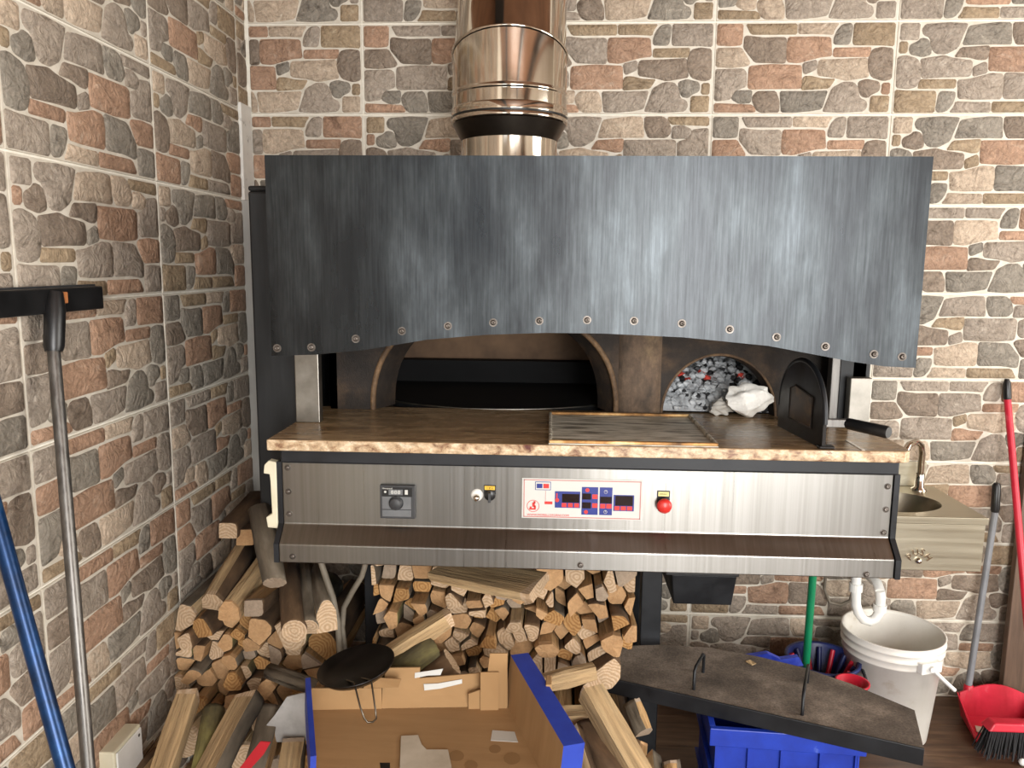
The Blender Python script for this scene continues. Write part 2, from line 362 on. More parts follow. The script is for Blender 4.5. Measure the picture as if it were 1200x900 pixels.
# ---- stone relief tiles: one design, laid upright (A) or turned half round (B)
RAW = """60,42 215,42 210,120 205,168 150,172 55,170|235,40 543,36 542,106 268,106|556,34 800,34 768,80 762,108 660,100 556,104|790,85 820,48 870,38 884,60 870,150 855,168 772,166 772,130|895,32 1150,36 1145,180 1050,172 895,172 888,150|55,190 205,188 260,280 240,300 150,308 48,305|225,125 240,112 340,128 470,122 482,145 478,270 465,284 290,275 255,230 222,190|495,122 660,122 750,125 758,240 690,245 560,280 490,275 485,200|775,188 990,186 996,195 985,245 770,245|1010,200 1060,188 1130,195 1132,280 1130,380 1080,392 1010,370 990,330 980,300 990,240|48,322 215,318 238,340 236,430 170,450 145,505 60,518 40,510|265,300 400,292 575,297 578,430 565,442 400,440 265,445 250,430 255,320|585,285 668,262 670,320 605,350 590,340|690,262 830,262 975,250 980,320 988,370 920,380 850,390 800,375 680,360 678,300|595,365 640,365 700,380 785,380 745,440 580,450 582,400|175,455 275,452 265,530 200,534 152,510 155,480|40,532 275,542 296,575 290,598 40,596|280,490 310,460 420,458 443,520 442,590 330,594 300,570 280,520|450,458 600,462 740,455 720,520 705,570 640,580 540,590 460,590 455,520|720,570 745,510 770,440 840,402 900,405 928,440 935,500 975,515 985,550 965,582 830,592 720,586|930,400 980,385 1050,400 1060,430 1050,460 1010,475 990,497 950,490 930,440|1075,410 1122,408 1118,476 1070,474|1008,490 1118,488 1112,586 1002,588"""
STONES = []
for s in RAW.split('|'):
    pts = []
    for q in s.split():
        px, py = map(float, q.split(','))
        u = (px-(45-20*(py-25)/580))/1110*.6; v = .3-(py-25)/580*.3
        pts.append(Vector((min(max(u, .008), .592), min(max(v, .007), .293))))
    ctr = sum(pts, Vector((0, 0)))/len(pts)      # grow each stone a little so that the joints stay narrow
    pts = [Vector((min(max(p.x+(p-ctr).normalized().x*.0030, .006), .594), min(max(p.y+(p-ctr).normalized().y*.0030, .005), .295))) for p in pts]
    STONES.append(pts)
HUES = ['grey terra taupe', 'brown taupe terra', 'taupe brown cream', 'grey grey taupe', 'taupe terra brown', 'cream terra umber', 'grey umber taupe',
        'cream terra taupe', 'terra terra brown', 'grey umber taupe', 'taupe grey taupe', 'terra terra taupe', 'taupe brown grey', 'cream taupe umber',
        'umber brown terra', 'taupe grey cream', 'taupe terra brown', 'grey cream umber', 'cream taupe grey', 'grey grey taupe', 'grey umber grey', 'terra brown taupe', 'brown cream taupe']
def clip(poly, n, d):    # keep points with p.n <= d
    out = []
    for i, p in enumerate(poly):
        q = poly[(i+1) % len(poly)]; a = p.dot(n)-d; c = q.dot(n)-d
        if a <= 0: out.append(p)
        if (a < 0) != (c < 0) and abs(a-c) > 1e-9: out.append(p+(q-p)*(a/(a-c)))
    return out
def area2(p): return abs(sum(p[i].x*p[(i+1) % len(p)].y-p[(i+1) % len(p)].x*p[i].y for i in range(len(p))))/2
def round_poly(p, t=.22):
    out = []
    for i, a in enumerate(p):
        c = p[(i+1) % len(p)]; l = (c-a).length; k = min(t, .0055/max(l, 1e-4))
        out += [a+(c-a)*k, a+(c-a)*(1-k)]
    return out
def inset(p, d):
    c = sum(p, Vector((0, 0)))/len(p); n = len(p); out = []
    sgn = 1 if sum(p[i].x*p[(i+1) % n].y-p[(i+1) % n].x*p[i].y for i in range(n)) > 0 else -1
    for i in range(n):
        e1 = (p[i]-p[i-1]); e2 = (p[(i+1) % n]-p[i])
        if e1.length < 1e-6 or e2.length < 1e-6: out.append(p[i]+(c-p[i])*.08); continue
        n1 = Vector((-e1.y, e1.x)).normalized()*sgn; n2 = Vector((-e2.y, e2.x)).normalized()*sgn
        m = (n1+n2); m = m.normalized() if m.length > 1e-6 else n1
        out.append(p[i]+m*min(d, (c-p[i]).length*.6))
    return out
def stone_geo(poly, rng):
    """outline on the tile face, a raised rounded shoulder and an uneven crown"""
    p = round_poly(poly); i1 = inset(p, .0035); c = sum(i1, Vector((0, 0)))/len(i1)
    n = len(p); H = .0036
    vs = [(q.x, q.y, .0) for q in p]+[(q.x, q.y, H+rng.uniform(-.0006, .0006)) for q in i1]
    i2 = [q+(c-q)*.45 for q in i1]
    vs += [(q.x, q.y, H+rng.uniform(-.0004, .0018)) for q in i2]+[(c.x, c.y, H+.001)]
    fs = []
    for i in range(n):
        j = (i+1) % n
        fs += [(i, j, n+j, n+i), (n+i, n+j, 2*n+j, 2*n+i), (2*n+i, 2*n+j, 3*n)]
    return vs, fs
CACHE = {}
def smesh(si):
    if si not in CACHE:
        v, f = stone_geo(STONES[si], random.Random(si)); me = bpy.data.meshes.new('stone'); me.from_pydata(v, [], f)
        for p in me.polygons: p.use_smooth = True
        me.materials.append(STONE['taupe']); CACHE[si] = me
    return CACHE[si]
TILE_T = .004
tb = MB(); g = .0022
tb.hexa([(g,g,0),(.6-g,g,0),(.6-g,.3-g,0),(g,.3-g,0),(g+.001,g+.001,TILE_T),(.6-g-.001,g+.001,TILE_T),(.6-g-.001,.3-g-.001,TILE_T),(g+.001,.3-g-.001,TILE_T)])
def hidden(x, y):
    if x < -15 or x > 1215 or y < -15 or y > 915: return True
    for a, c, d, e in ((318, 190, 1072, 418), (318, 418, 1015, 540), (332, 540, 1042, 655), (545, 0, 648, 180), (400, 660, 748, 900), (360, 690, 760, 900), (295, 235, 320, 600), (800, 790, 990, 900)):
        if a < x < d and c < y < e: return True
    return False
def lay(wall, tiles, frame):
    """tiles: (u0, v0, turned, umin, umax); frame: wall coordinates -> world matrix"""
    cand = []; objs = []
    base = None
    for (u0, v0, turned, ua, ub) in tiles:
        rng = random.Random(int(u0*1000)*31+int(v0*1000))
        Mt = frame @ Matrix.Translation((u0, v0, 0))
        if ua <= 0 and ub >= .6:
            if base is None:
                base = tb.build('tile', m_tile, None).data; bpy.data.objects.remove([o for o in bpy.data.objects if o.data == base][0])
            t = bpy.data.objects.new('tile', base); COL.objects.link(t)
        else:
            q = MB().box((max(ua, 0)+g, g, 0), (min(ub, .6)-g, .3-g, TILE_T)); t = q.build('tile', m_tile)
        t.parent = wall; t.matrix_basis = Mt
        L = Matrix.Translation((0, 0, TILE_T-.0002))
        if turned: L = L @ Matrix.Translation((.6, .3, 0)) @ Matrix.Rotation(math.pi, 4, 'Z')
        for si, poly in enumerate(STONES):
            hue = rng.choice(HUES[si].split())
            full = True; pl = poly
            lo, hi = (ua+g, ub-g) if not turned else (.6-ub+g, .6-ua-g)
            if lo > .008 or hi < .592:
                pl = clip(clip(poly, Vector((-1, 0)), -lo), Vector((1, 0)), hi)
                if len(pl) < 3 or area2(pl) < 1.5e-4: continue
                full = area2(pl) > area2(poly)*.999
            c = sum(pl, Vector((0, 0)))/len(pl)
            wp = Mt @ L @ Vector((c.x, c.y, 0)); x, y = proj(wp)
            w1 = proj(Mt @ L @ Vector((c.x+.01, c.y, 0))); w2 = proj(Mt @ L @ Vector((c.x, c.y+.01, 0)))
            ar = abs((w1[0]-x)*(w2[1]-y)-(w1[1]-y)*(w2[0]-x))*1e4*area2(pl)
            if (wp-CAMP).dot(FWD) < .3 or hidden(x, y): ar = -1
            cand.append((ar, t, si, pl, full, L, hue, Mt))
    cand.sort(key=lambda c: -c[0])
    st = MB(); hues = list(STONE)
    for i, (ar, t, si, pl, full, L, hue, Mt) in enumerate(cand):
        if i < 300 and ar > 0:
            if full: me = smesh(si)
            else:
                v, f = stone_geo(pl, random.Random(si)); me = bpy.data.meshes.new('stone'); me.from_pydata(v, [], f); me.materials.append(STONE[hue])
            o = bpy.data.objects.new('stone', me); COL.objects.link(o); o.parent = t; o.matrix_basis = L
            o.material_slots[0].link = 'OBJECT'; o.material_slots[0].material = STONE[hue]
        else:
            v, f = stone_geo(pl, random.Random(si)); X = Mt @ L
            st.mat = hues.index(hue); st.add([X @ Vector(p) for p in v], f, True)
    if st.v: tag(st.build('stone_field', [STONE[h] for h in hues], wall), kind='stuff')
# back wall: rows counted from the floor, columns of 0.6 m
TB = {(8,-1):0,(8,0):1,(8,1):0,(8,2):0,(8,3):1, (7,-1):0,(7,0):0,(7,1):0,(7,2):0,(7,3):1, (6,-1):0,(6,0):1,(6,1):1,(6,2):0,(6,3):1,
      (5,3):0,(4,3):1,(3,3):0,(2,3):1,(1,3):0,(1,2):1,(0,2):1,(0,3):0,(1,1):0}
FB = Matrix(((1,0,0,0),(0,0,-1,0),(0,1,0,0),(0,0,0,1)))
tl = []
for r in range(10):
    for c in range(-1, 6):
        u0 = c*.6
        if r in (3, 4, 5) and c in (0, 1): continue      # behind the oven body
        tl.append((u0, r*.3, TB.get((r, c), (r*3+c) % 2), XL-u0+.012 if c == -1 else 0, .6))
lay(wb, tl, FB)
# left wall: u runs along +Y
FLm = Matrix(((0,0,1,XL),(1,0,0,0),(0,1,0,0),(0,0,0,1)))
TL = {}
tl = []
for r in range(10):
    for c in range(-5, 1):
        u0 = -.0986+.6*c
        turned = 1 if (r in (5, 6) and c in (-1, -2)) else 0 if c in (-1, -2) else (r+c) % 2
        if c == 0 and r < 7: continue
        tl.append((u0, r*.3, turned, 0, .0986-.012 if c == 0 else .6))
lay(wl, tl, FLm)
# pale strip boxing in the corner, the speckled upper half standing a little proud
struct(MB().box((XL+.0005, -.104, 0), (XL+.030, -.006, 1.80)).build('trim_1', M('grey_strip', [(.3,'#9a9893'),(.7,'#b3b1ab')], 10, (1,1,.3), rough=.6), bevel=.003))
struct(MB().box((XL+.0005, -.100, 1.80), (XL+.014, -.006, 2.125)).build('trim_2', m_trimw, bevel=.003))
# ------------------------------------------------------------------ the pizza oven
ZT = 1.187; FY = -.70; HY = -1.12; PY = -1.06
ov = thing('pizza_oven', 'large black and stainless wood fired pizza oven with granite sill under flue', 'oven', (.74, -.5, 0))
# body behind the hood
b = MB()
b.box((-.118, -.80, .93), (-.002, -.05, 1.768)).box((1.43, -.80, .93), (1.48, -.05, 1.768))
b.box((-.118, -.80, 1.768), (1.48, -.05, 1.782)).box((-.002, -.08, .93), (1.43, -.05, 1.768)).box((-.002, -.62, .93), (1.43, -.08, .96))
b.build('housing', m_side, ov, bevel=.006)
# hood: bent front sheet with a shallow arched lower edge
HX0, HX1, HT = .044, 1.445, 1.815
arch = [(.044,1.382),(.143,1.386),(.258,1.399),(.391,1.4225),(.52,1.435),(.653,1.441),(.78,1.441),(.95,1.435),(1.131,1.419),(1.313,1.387),(1.38,1.378),(1.445,1.376)]
b = MB()
pts = [(x, HY, z) for x, z in arch]+[(HX1, HY, HT), (HX0, HY, HT)]
up = [(x, HT) for x, z in arch]
for i in range(len(arch)-1):
    (x0, a0), (x1, a1) = arch[i], arch[i+1]
    b.hexa([(x0,HY,a0),(x1,HY,a1),(x1,HY+.003,a1),(x0,HY+.003,a0),(x0,HY,HT),(x1,HY,HT),(x1,HY+.003,HT),(x0,HY+.003,HT)])
hood = b.build('hood_plate', m_hood, ov, weld=True)
b = MB().box((HX0, HY+.003, HT-.003), (HX1, -.60, HT)).box((HX0, HY+.003, 1.384), (HX0+.003, -.80, HT-.003)).box((HX1-.003, HY+.003, 1.378), (HX1, -.80, HT-.003))
b.build('hood_return', m_side, ov)
for px, py in ((325,408),(365,407),(417,397),(471,388),(525,382),(578,378),(632,376),(688,375),(743,376),(799,379),(855,386),(910,395),(967,406),(1024,415),(1057,418)):
    p = atY(px, py, HY); b = MB().disc(p, .0092, (0,-1,0), .0015, 14); b.lathe([(.0062,0),(.0058,.003),(.004,.0048),(.0018,.005),(.0015,.003),(.0001,.003)], p+Vector((0,-.0015,0)), 10, xf=Matrix.Rotation(math.pi/2, 3, 'X'))
    b.build('bolt', m_screw, hood)
# fire-clay front with the two arched mouths
xm0, xm1 = atY(437, 478, FY).x, atY(722, 478, FY).x
xf0, xf1 = atY(775, 478, FY).x, atY(909, 484, FY).x
def archz(x, x0, x1, h, n):
    t = abs((x-(x0+x1)/2)/((x1-x0)/2)); t = min(t, 1); return ZT+h*(1-t**n)**(1/n)
def arch_pts(x0, x1, h, n, k=40):
    c = (x0+x1)/2; a = (x1-x0)/2; out = []
    for i in range(k+1):
        th = math.pi*i/k; cs, sn = math.cos(th), math.sin(th)
        out.append((c-a*math.copysign(abs(cs)**(2/n), cs), ZT+h*abs(sn)**(2/n)))
    return out
am = arch_pts(xm0, xm1, .285, 2.4); af = arch_pts(xf0, xf1, .166, 2.0)
ami = arch_pts(xm0+.045, xm1-.045, .262, 2.4); afi = arch_pts(xf0+.012, xf1-.012, .156, 2.0)
ztop = 1.50; X0, X1 = .055, 1.43
b = MB()
def strip(ch):
    for (xa, za), (xb, zb) in zip(ch, ch[1:]):
        b.add([(xa,FY,za),(xb,FY,zb),(xb,FY,ztop),(xa,FY,ztop)], [(0,1,2,3)])
strip([(X0,ZT),(xm0,ZT)]); strip(am); strip([(xm1,ZT),(xf0,ZT)]); strip(af); strip([(xf1,ZT),(X1,ZT)])
def reveal(o, i, d):
    n = len(o); b.add([(x,FY,z) for x, z in o]+[((x+u)/2+.0, FY+d*.35, (z+w)/2) for (x,z),(u,w) in zip(o,i)]+[(x,FY+d,z) for x, z in i],
        [(k,k+1,n+k+1,n+k) for k in range(n-1)]+[(n+k,n+k+1,2*n+k+1,2*n+k) for k in range(n-1)], True)
reveal(am, ami, .09); reveal(af, afi, .05)
b.box((X0,FY,ZT-.03),(X0+.02,FY+.05,ztop)); b.box((X1-.02,FY,ZT-.03),(X1,FY+.05,ztop))
b.build('oven_front', m_soot, ov)
px0, px1 = xm1+.004, xf0-.004
b = MB(); n = 14
cols = [(px0+(px1-px0)*i/n, FY-.012*math.sin(math.pi*i/n)**.6-.001) for i in range(n+1)]
for (xa, ya), (xb, yb) in zip(cols, cols[1:]):
    b.add([(xa,ya,ZT),(xb,yb,ZT),(xb,yb,ztop),(xa,ya,ztop)], [(0,1,2,3)], True)
b.build('pillar', m_pillar, ov, weld=True)
for ch, rr in ((am, .008), (af, .004)):
    q = [(x, FY+.002, z) for x, z in ch]
    MB().tube(q, rr, 8).build('arch_rim', m_sootworn, ov)
# baking chamber and turning deck
b = MB(); cx0, cx1, cy0, cy1, cz1 = xm0-.12, xm1+.05, FY+.09, -.09, 1.50
def inner(b, x0, x1, y0, y1, z0, z1):
    b.add([(x0,y0,z0),(x1,y0,z0),(x1,y1,z0),(x0,y1,z0),(x0,y0,z1),(x1,y0,z1),(x1,y1,z1),(x0,y1,z1)], [(0,1,2,3),(4,7,6,5),(1,5,6,2),(2,6,7,3),(3,7,4,0)])
inner(b, cx0, cx1, cy0, cy1, ZT-.02, cz1); b.build('baking_chamber', m_cham, ov)
MB().box((cx0+.002, -.16, ZT-.02), (cx1-.002, -.10, 1.262)).build('chamber_plinth', m_deck, ov)
dcx, dcy, DR = (xm0+xm1)/2, -.165, .50
arcp = [(dcx+DR*math.sin(t*math.pi/180), dcy-DR*math.cos(t*math.pi/180)) for t in range(-44, 45, 4)]
arcp = [(max(min(x, cx1-.004), cx0+.004), y) for x, y in arcp]
dk = arcp+[(cx1-.004, -.165), (cx0+.004, -.165)]
MB().prism([(x, y, ZT-.014) for x, y in dk], None, (0,0,.016)).build('deck', m_deck, ov)
MB().tube([(x, y-.002, ZT) for x, y in arcp], .003, 6).build('deck_ring', m_steel2, ov)
b = MB(); inner(b, xf0-.01, xf1+.03, FY+.05, -.16, ZT-.02, 1.42); b.build('fire_chamber', m_soot, ov)
# corner posts beside the front
MB().box((.022, -.90, ZT), (.083, -.87, 1.42)).build('corner_post', m_steel2, ov, bevel=.002)
p0, p1 = atY(988, 470, -.83), atY(1019, 470, -.83)
MB().box((p0.x+.012, -.84, ZT), (p1.x, -.81, atY(1000, 443, -.84).z)).build('corner_post', m_steel2, ov, bevel=.002)
MB().box((p0.x+.0, -.80, ZT), (p1.x-.002, -.78, 1.44)).build('post_backing', m_side, ov)
q0, q1 = atY(972, 460, -.79), atY(985, 460, -.79)
MB().box((q0.x, -.795, ZT), (q1.x, -.765, 1.44)).build('corner_post', m_polesteel, ov, bevel=.002)
# granite sill with a clipped right corner
b = MB(); x0, x1, y0, y1 = .017, 1.467, -1.10, -.66
out = [(x0,y0),(1.448,y0),(x1-.004,y0+.012),(x1,y0+.035),(x1,y1),(x0,y1)]
n = len(out); b.add([(x,y,ZT-.026) for x, y in out]+[(x,y,ZT) for x, y in out], [list(range(n))[::-1]]+[(i,(i+1)%n,n+(i+1)%n,n+i) for i in range(n)])
b.mat = 1; b.add([(x,y,ZT) for x, y in out], [list(range(n))])
b.build('granite_sill', [m_granite, m_granitetop], ov, weld=True, bevel=.003)
MB().box((.04, -1.078, 1.127), (1.448, -.66, ZT-.0262)).build('support_beam', m_black, ov, bevel=.004)
# stainless control fascia: flat face, sloped ledge, lip
prof = [(PY,1.125),(PY,.975),(-1.10,.938),(-1.10,.893),(-1.085,.893),(-1.03,.90),(-1.03,1.125)]
b = MB().prism([(.037,y,z) for y, z in prof], None, (1.408,0,0)); pan = b.build('control_fascia', m_steel, ov, bevel=.0025)
b = MB().prism([(1.4455,y-.004 if y<-1.05 else y,z) for y, z in prof], None, (.012,0,0)); b.build('fascia_edge', m_black, ov)
b = MB().prism([(.0245,y,z) for y, z in prof], None, (.012,0,0)); b.build('fascia_edge', m_black, ov)
MB().box((.04, -1.03, .90), (1.44, -.62, .93)).build('base_tray', m_black, ov)
for px, py, y in ((337,548,PY),(338,576,PY),(339,602,PY),(1040,570,PY),(1038,597,PY),(1035,624,PY),(343,652,-1.10),(680,662,-1.10),(1015,673,-1.10)):
    p = atY(px, py, y); p.x = min(max(p.x, .05), 1.432)
    MB().disc(p, .0075, (0,-1,0), .0012, 12).lathe([(.0055,0),(.0052,.003),(.0035,.0042),(.0001,.003)], p+Vector((0,-.001,0)), 10, xf=Matrix.Rotation(math.pi/2,3,'X')).build('screw', m_screw, pan)
# thermostat
tx0, tx1, tz0, tz1 = .271, .353, .997, 1.077
th = MB().box((tx0,PY-.012,tz0),(tx1,PY,tz1)).build('thermostat', m_dkgrey, ov, bevel=.0015)
y = PY-.0125
MB().box((tx0+.005,y,tz1-.026),(tx1-.006,PY-.011,tz1-.004)).build('display_strip', m_blackp, th)
MB().box((tx0+.005,y,tz0+.023),(tx1-.009,PY-.011,tz1-.027)).build('face_panel', m_grey, th, bevel=.001)
MB().box((tx0+.005,y,tz0+.005),(tx1-.009,PY-.011,tz0+.021)).build('face_panel', m_grey, th, bevel=.001)
MB().lathe([(.0001,.012),(.012,.012),(.0145,.010),(.0155,0),(.017,0)], ((tx0+tx1)/2-.003,y,tz0+.038), 24, xf=Matrix.Rotation(math.pi/2,3,'X')).build('dial', m_dkgrey, th)
MB().box((tx0+.021,y-.0006,tz1-.0225),(tx0+.054,y,tz1-.0095)).build('digit_window', m_grey, th)
text('888', .0125, (tx0+.0375,y-.001,tz1-.016), m_white, th, 'digits', align='CENTER', sx=1.25)
text('Honeywell', .0056, (tx0+.006,y-.0007,tz1-.007), m_white, th)
MB().box((tx0+.059,y-.0006,tz1-.021),(tx0+.066,y,tz1-.010)).build('indicator', m_white, th)
MB().disc((tx0+.013,y,tz1-.0155), .0028, (0,-1,0), .0006, 12).build('indicator', m_white, th)
# key switch and selector
kp = atY(559, 580, PY); sp = atY(574, 580, PY)
rx = Matrix.Rotation(math.pi/2, 3, 'X')
ks = MB().lathe([(.0001,.006),(.009,.006),(.013,.004),(.0145,0)], kp, 24, xf=rx).build('key_switch', m_pvc, ov)
MB().lathe([(.0001,.022),(.0055,.022),(.0065,.020),(.0075,.005)], kp+Vector((0,-.001,-.003)), 20, xf=rx).build('barrel', m_chrome, ks)
se = MB().lathe([(.0001,.005),(.012,.005),(.0135,.003),(.0135,0)], sp, 24, xf=rx).build('selector_switch', m_blackp, ov)
MB().box((sp.x-.003,PY-.018,sp.z-.014),(sp.x+.003,PY-.005,sp.z+.009)).build('knob', m_dkgrey, se, bevel=.001)
MB().box((sp.x-.014,PY-.002,sp.z+.002),(sp.x+.014,PY,sp.z+.024)).build('label_holder', m_blackp, se)
MB().box((sp.x-.012,PY-.003,sp.z+.013),(sp.x+.012,PY-.002,sp.z+.022)).build('label_plate', m_yellow, se)
text('1 0 2', .0075, (sp.x,PY-.0034,sp.z+.0175), m_blackp, se, align='CENTER')
# printed control board
bx0, bx1, bz0, bz1 = .602, .881, 1.003, 1.099; bw, bh = bx1-bx0, bz1-bz0
bd = MB().box((bx0,PY-.002,bz0),(bx1,PY,bz1)).build('control_board', m_white, ov, bevel=.0008)
def B(u0, v0, u1, v1, d, name, mat, par, dep=.0006):
    return MB().box((bx0+u0*bw,PY-.002-d-dep,bz1-v1*bh),(bx0+u1*bw,PY-.002-d,bz1-v0*bh)).build(name, mat, par)
m_brd = M('board_border', '#b5716c', rough=.5)
fr = MB()
for u0,v0,u1,v1 in ((.015,.03,.985,.05),(.015,.95,.985,.97),(.015,.03,.022,.97),(.978,.03,.985,.97)):
    fr.box((bx0+u0*bw,PY-.0026,bz1-v1*bh),(bx0+u1*bw,PY-.002,bz1-v0*bh))
fr.build('border_line', m_brd, bd)
B(.11,.08,.24,.29,0,'power_frame',m_blue,bd); B(.115,.095,.235,.275,.0006,'power_field',m_white,bd)
B(.123,.13,.17,.24,.0012,'button',m_blue,bd); B(.178,.13,.225,.24,.0012,'button',m_red,bd)
B(.196,.30,.199,.56,0,'link_line',m_brd,bd); B(.19,.57,.255,.64,0,'button',m_red,bd)
# round emblem: ring and a small seated figure
lc = Vector((bx0+.095*bw, PY-.0022, bz1-.69*bh)); R = .0145
rg = MB(); n = 28
for k in range(n):
    a0, a1 = 2*math.pi*k/n, 2*math.pi*(k+1)/n
    q = [(R*math.cos(a),R*math.sin(a)) for a in (a0,a1)]+[((R-.0012)*math.cos(a),(R-.0012)*math.sin(a)) for a in (a1,a0)]
    rg.add([(lc.x+x, lc.y-.0008, lc.z+z) for x, z in q], [(0,1,2,3)])
for x0,z0,x1,z1 in ((-.002,-.002,.004,.008),(.001,.006,.0055,.0115),(-.009,-.009,.006,-.0055),(-.0075,-.0055,-.0035,-.0015),(.002,-.006,.0065,.001)):
    rg.box((lc.x+x0,lc.y-.0008,lc.z+z0),(lc.x+x1,lc.y,lc.z+z1))
rg.build('emblem', m_red, bd)
text('WWW.MORELLOFORNI.COM', .0072, (bx0+.045*bw, PY-.0024, bz1-.915*bh), m_red, bd, sx=1.02)
def keypad(u0, v0, u1, v1, screens, btns, rounds=()):
    k = B(u0,v0,u1,v1,0,'keypad',m_blue,bd)
    k2 = lambda a, m, nm: B(*a, .0006, nm, m, bd)
    for s in screens: k2(s, m_screen, 'display')
    for s in btns: k2(s, m_red, 'button')
    for (u, v, m) in rounds: MB().disc((bx0+u*bw,PY-.0026,bz1-v*bh), .0046, (0,-1,0), .0008, 16).build('round_key', m, bd)
keypad(.275,.31,.485,.72,[(.335,.37,.478,.585)],[(.333,.60,.372,.70),(.385,.60,.424,.70),(.437,.60,.476,.70),(.286,.36,.296,.58)],[(.294,.53,m_red)])
keypad(.497,.19,.632,.88,[(.502,.35,.575,.50),(.502,.57,.575,.72)],[(.585,.37,.628,.48),(.585,.59,.628,.70)],[(.543,.265,m_red),(.535,.81,m_red)])
keypad(.645,.19,.75,.88,[(.65,.42,.745,.585)],[(.652,.60,.694,.71),(.702,.60,.745,.71)])
for v in (.30, .80):
    MB().lathe([(.0034,0),(.0042,0),(.0042,.0006),(.0034,.0006)], (bx0+.695*bw,PY-.0026,bz1-v*bh), 18, xf=rx).build('clock_icon', m_white, bd)
    B(.694,v-.035,.697,v+.005,.0006,'clock_hand',m_white,bd)
keypad(.76,.37,.93,.77,[(.775,.39,.92,.635)],[(.77,.65,.812,.75),(.822,.65,.864,.75),(.874,.65,.916,.75)])
# emergency stop
ep = atY(777, 590, PY)
es = MB().box((ep.x-.0145,PY-.003,ep.z-.012),(ep.x+.0145,PY,ep.z+.031)).build('emergency_stop', m_blackp, ov)
MB().box((ep.x-.012,PY-.0042,ep.z+.0185),(ep.x+.012,PY-.003,ep.z+.0285)).build('label_plate', m_paleyellow, es)
text('EMERGENCY', .0045, (ep.x,PY-.0046,ep.z+.0235), m_blackp, es, align='CENTER', sx=.72)
MB().lathe([(.0001,.030),(.010,.029),(.016,.025),(.0175,.019),(.016,.014),(.009,.012),(.009,0)], ep+Vector((0,-.001,0)), 28, xf=rx).build('mushroom_button', m_redbtn, es)
# ivory pull handle on the fascia's end
q = [(315,543),(320,538),(329,540),(331,617),(319,616),(317,604),(324,600),(322,562),(321,554),(314,553)]
pp = [atY(x, y, -1.045) for x, y in q]
sh = .0245 - max(p.x for p in pp) - .0005
MB().prism([(p.x+sh, -1.06, p.z) for p in pp], None, (0,.022,0)).build('pull_handle', m_ivory, ov, bevel=.002)
# stand
lx0, lx1 = atY(752, 690, -.45).x, atY(776, 690, -.45).x
for x0, x1, y0, y1 in ((lx0,lx1,-.45,-.40),(lx0,lx1,-.16,-.11),(.115,.165,-.60,-.55),(.115,.165,-.16,-.11)):
    MB().box((x0,y0,0),(x1,y1,.90)).build('stand_leg', m_black, ov, bevel=.003)
MB().box((.115,-.60,.86),(1.45,-.55,.90)).build('stand_rail', m_black, ov, bevel=.003)
# ash drawer hung below
a0, a1 = atY(787, 676, -.52), atY(862, 713, -.52)
b = MB(); x0, x1, z0, z1 = a0.x, a1.x, a1.z, a0.z+.008
b.hexa([(x0+.012,-.50,z0),(x1-.008,-.50,z0),(x1-.008,-.20,z0),(x0+.012,-.20,z0),(x0,-.52,z1),(x1,-.52,z1),(x1,-.19,z1),(x0,-.19,z1)])
dr = b.build('ash_drawer', m_black, ov, bevel=.004)
MB().box((x0-.02,-.53,z1),(x1+.004,-.18,z1+.012)).build('drawer_rim', m_blackp, dr, bevel=.003)
MB().box((x0+.01,-.45,z1+.012),(x0+.04,-.25,.902)).box((x1-.04,-.45,z1+.012),(x1-.01,-.25,.902)).build('drawer_hanger', m_black, dr)

# ------------------------------------------------------------------ flue
fc = Vector((.535, -.48, 0))
fl2 = thing('flue_pipe', 'polished stainless flue pipe with wide adapter collar rising from black hood', 'flue', (fc.x, fc.y, 1.782))
MB().lathe([(.14,1.7825),(.138,1.79),(.138,1.94)], fc, 48).build('base_pipe', m_chrome, fl2)
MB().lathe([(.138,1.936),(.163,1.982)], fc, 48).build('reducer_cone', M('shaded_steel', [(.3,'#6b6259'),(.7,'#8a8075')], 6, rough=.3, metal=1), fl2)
MB().lathe([(.163,1.982),(.167,1.984),(.167,1.996),(.164,1.998)], fc, 48).build('lower_band', m_chrome, fl2)
MB().lathe([(.1665,1.998),(.1665,2.003)], fc, 48).build('gasket', m_blackp, fl2)
MB().lathe([(.167,2.003),(.1675,2.02),(.1655,2.023),(.1635,2.025)], fc, 48).build('upper_band', m_chrome, fl2)
# collar whose top is cut on a slope, lower towards the wall, then the bent gore
def cut(dz, zc, slope, r, seg=48):
    return [(fc.x+r*math.cos(2*math.pi*k/seg), fc.y+r*math.sin(2*math.pi*k/seg), zc-slope*r*math.sin(2*math.pi*k/seg)+dz) for k in range(seg)]
def loft(m, rings):
    n = len(rings[0])
    m.add([p for r in rings for p in r], [(i*n+k, i*n+(k+1)%n, (i+1)*n+(k+1)%n, (i+1)*n+k) for i in range(len(rings)-1) for k in range(n)], True); return m
ring = lambda z, r: [(fc.x+r*math.cos(2*math.pi*k/48), fc.y+r*math.sin(2*math.pi*k/48), z) for k in range(48)]
SL = .30; ZR = 2.165
loft(MB(), [ring(2.025,.1630), ring(2.028,.1630), ring(2.055,.1630), ring(2.058,.1630), ring(2.060,.1655), ring(2.067,.1655), ring(2.069,.1630), ring(2.072,.1630), cut(-.03,ZR,SL,.1630), cut(0,ZR,SL,.1630)]).build('collar', m_chrome, fl2)
loft(MB(), [cut(-.006,ZR,SL,.1630), cut(-.004,ZR,SL,.1665), cut(.003,ZR,SL,.1665), cut(.005,ZR,SL,.160)]).build('collar_bead', m_chrome, fl2)
th = 2*math.atan(SL); d = Vector((0, math.sin(th), math.cos(th)))
base = cut(.004,ZR,SL,.1595)
top = []
piv = Vector((fc.x, fc.y, ZR))+d*.5
u = Vector((1,0,0)); w = d.cross(u)
for p in base:
    q = Vector(p)-Vector((fc.x,fc.y,ZR)); t = .42-q.dot(d); top.append(Vector(p)+d*t)
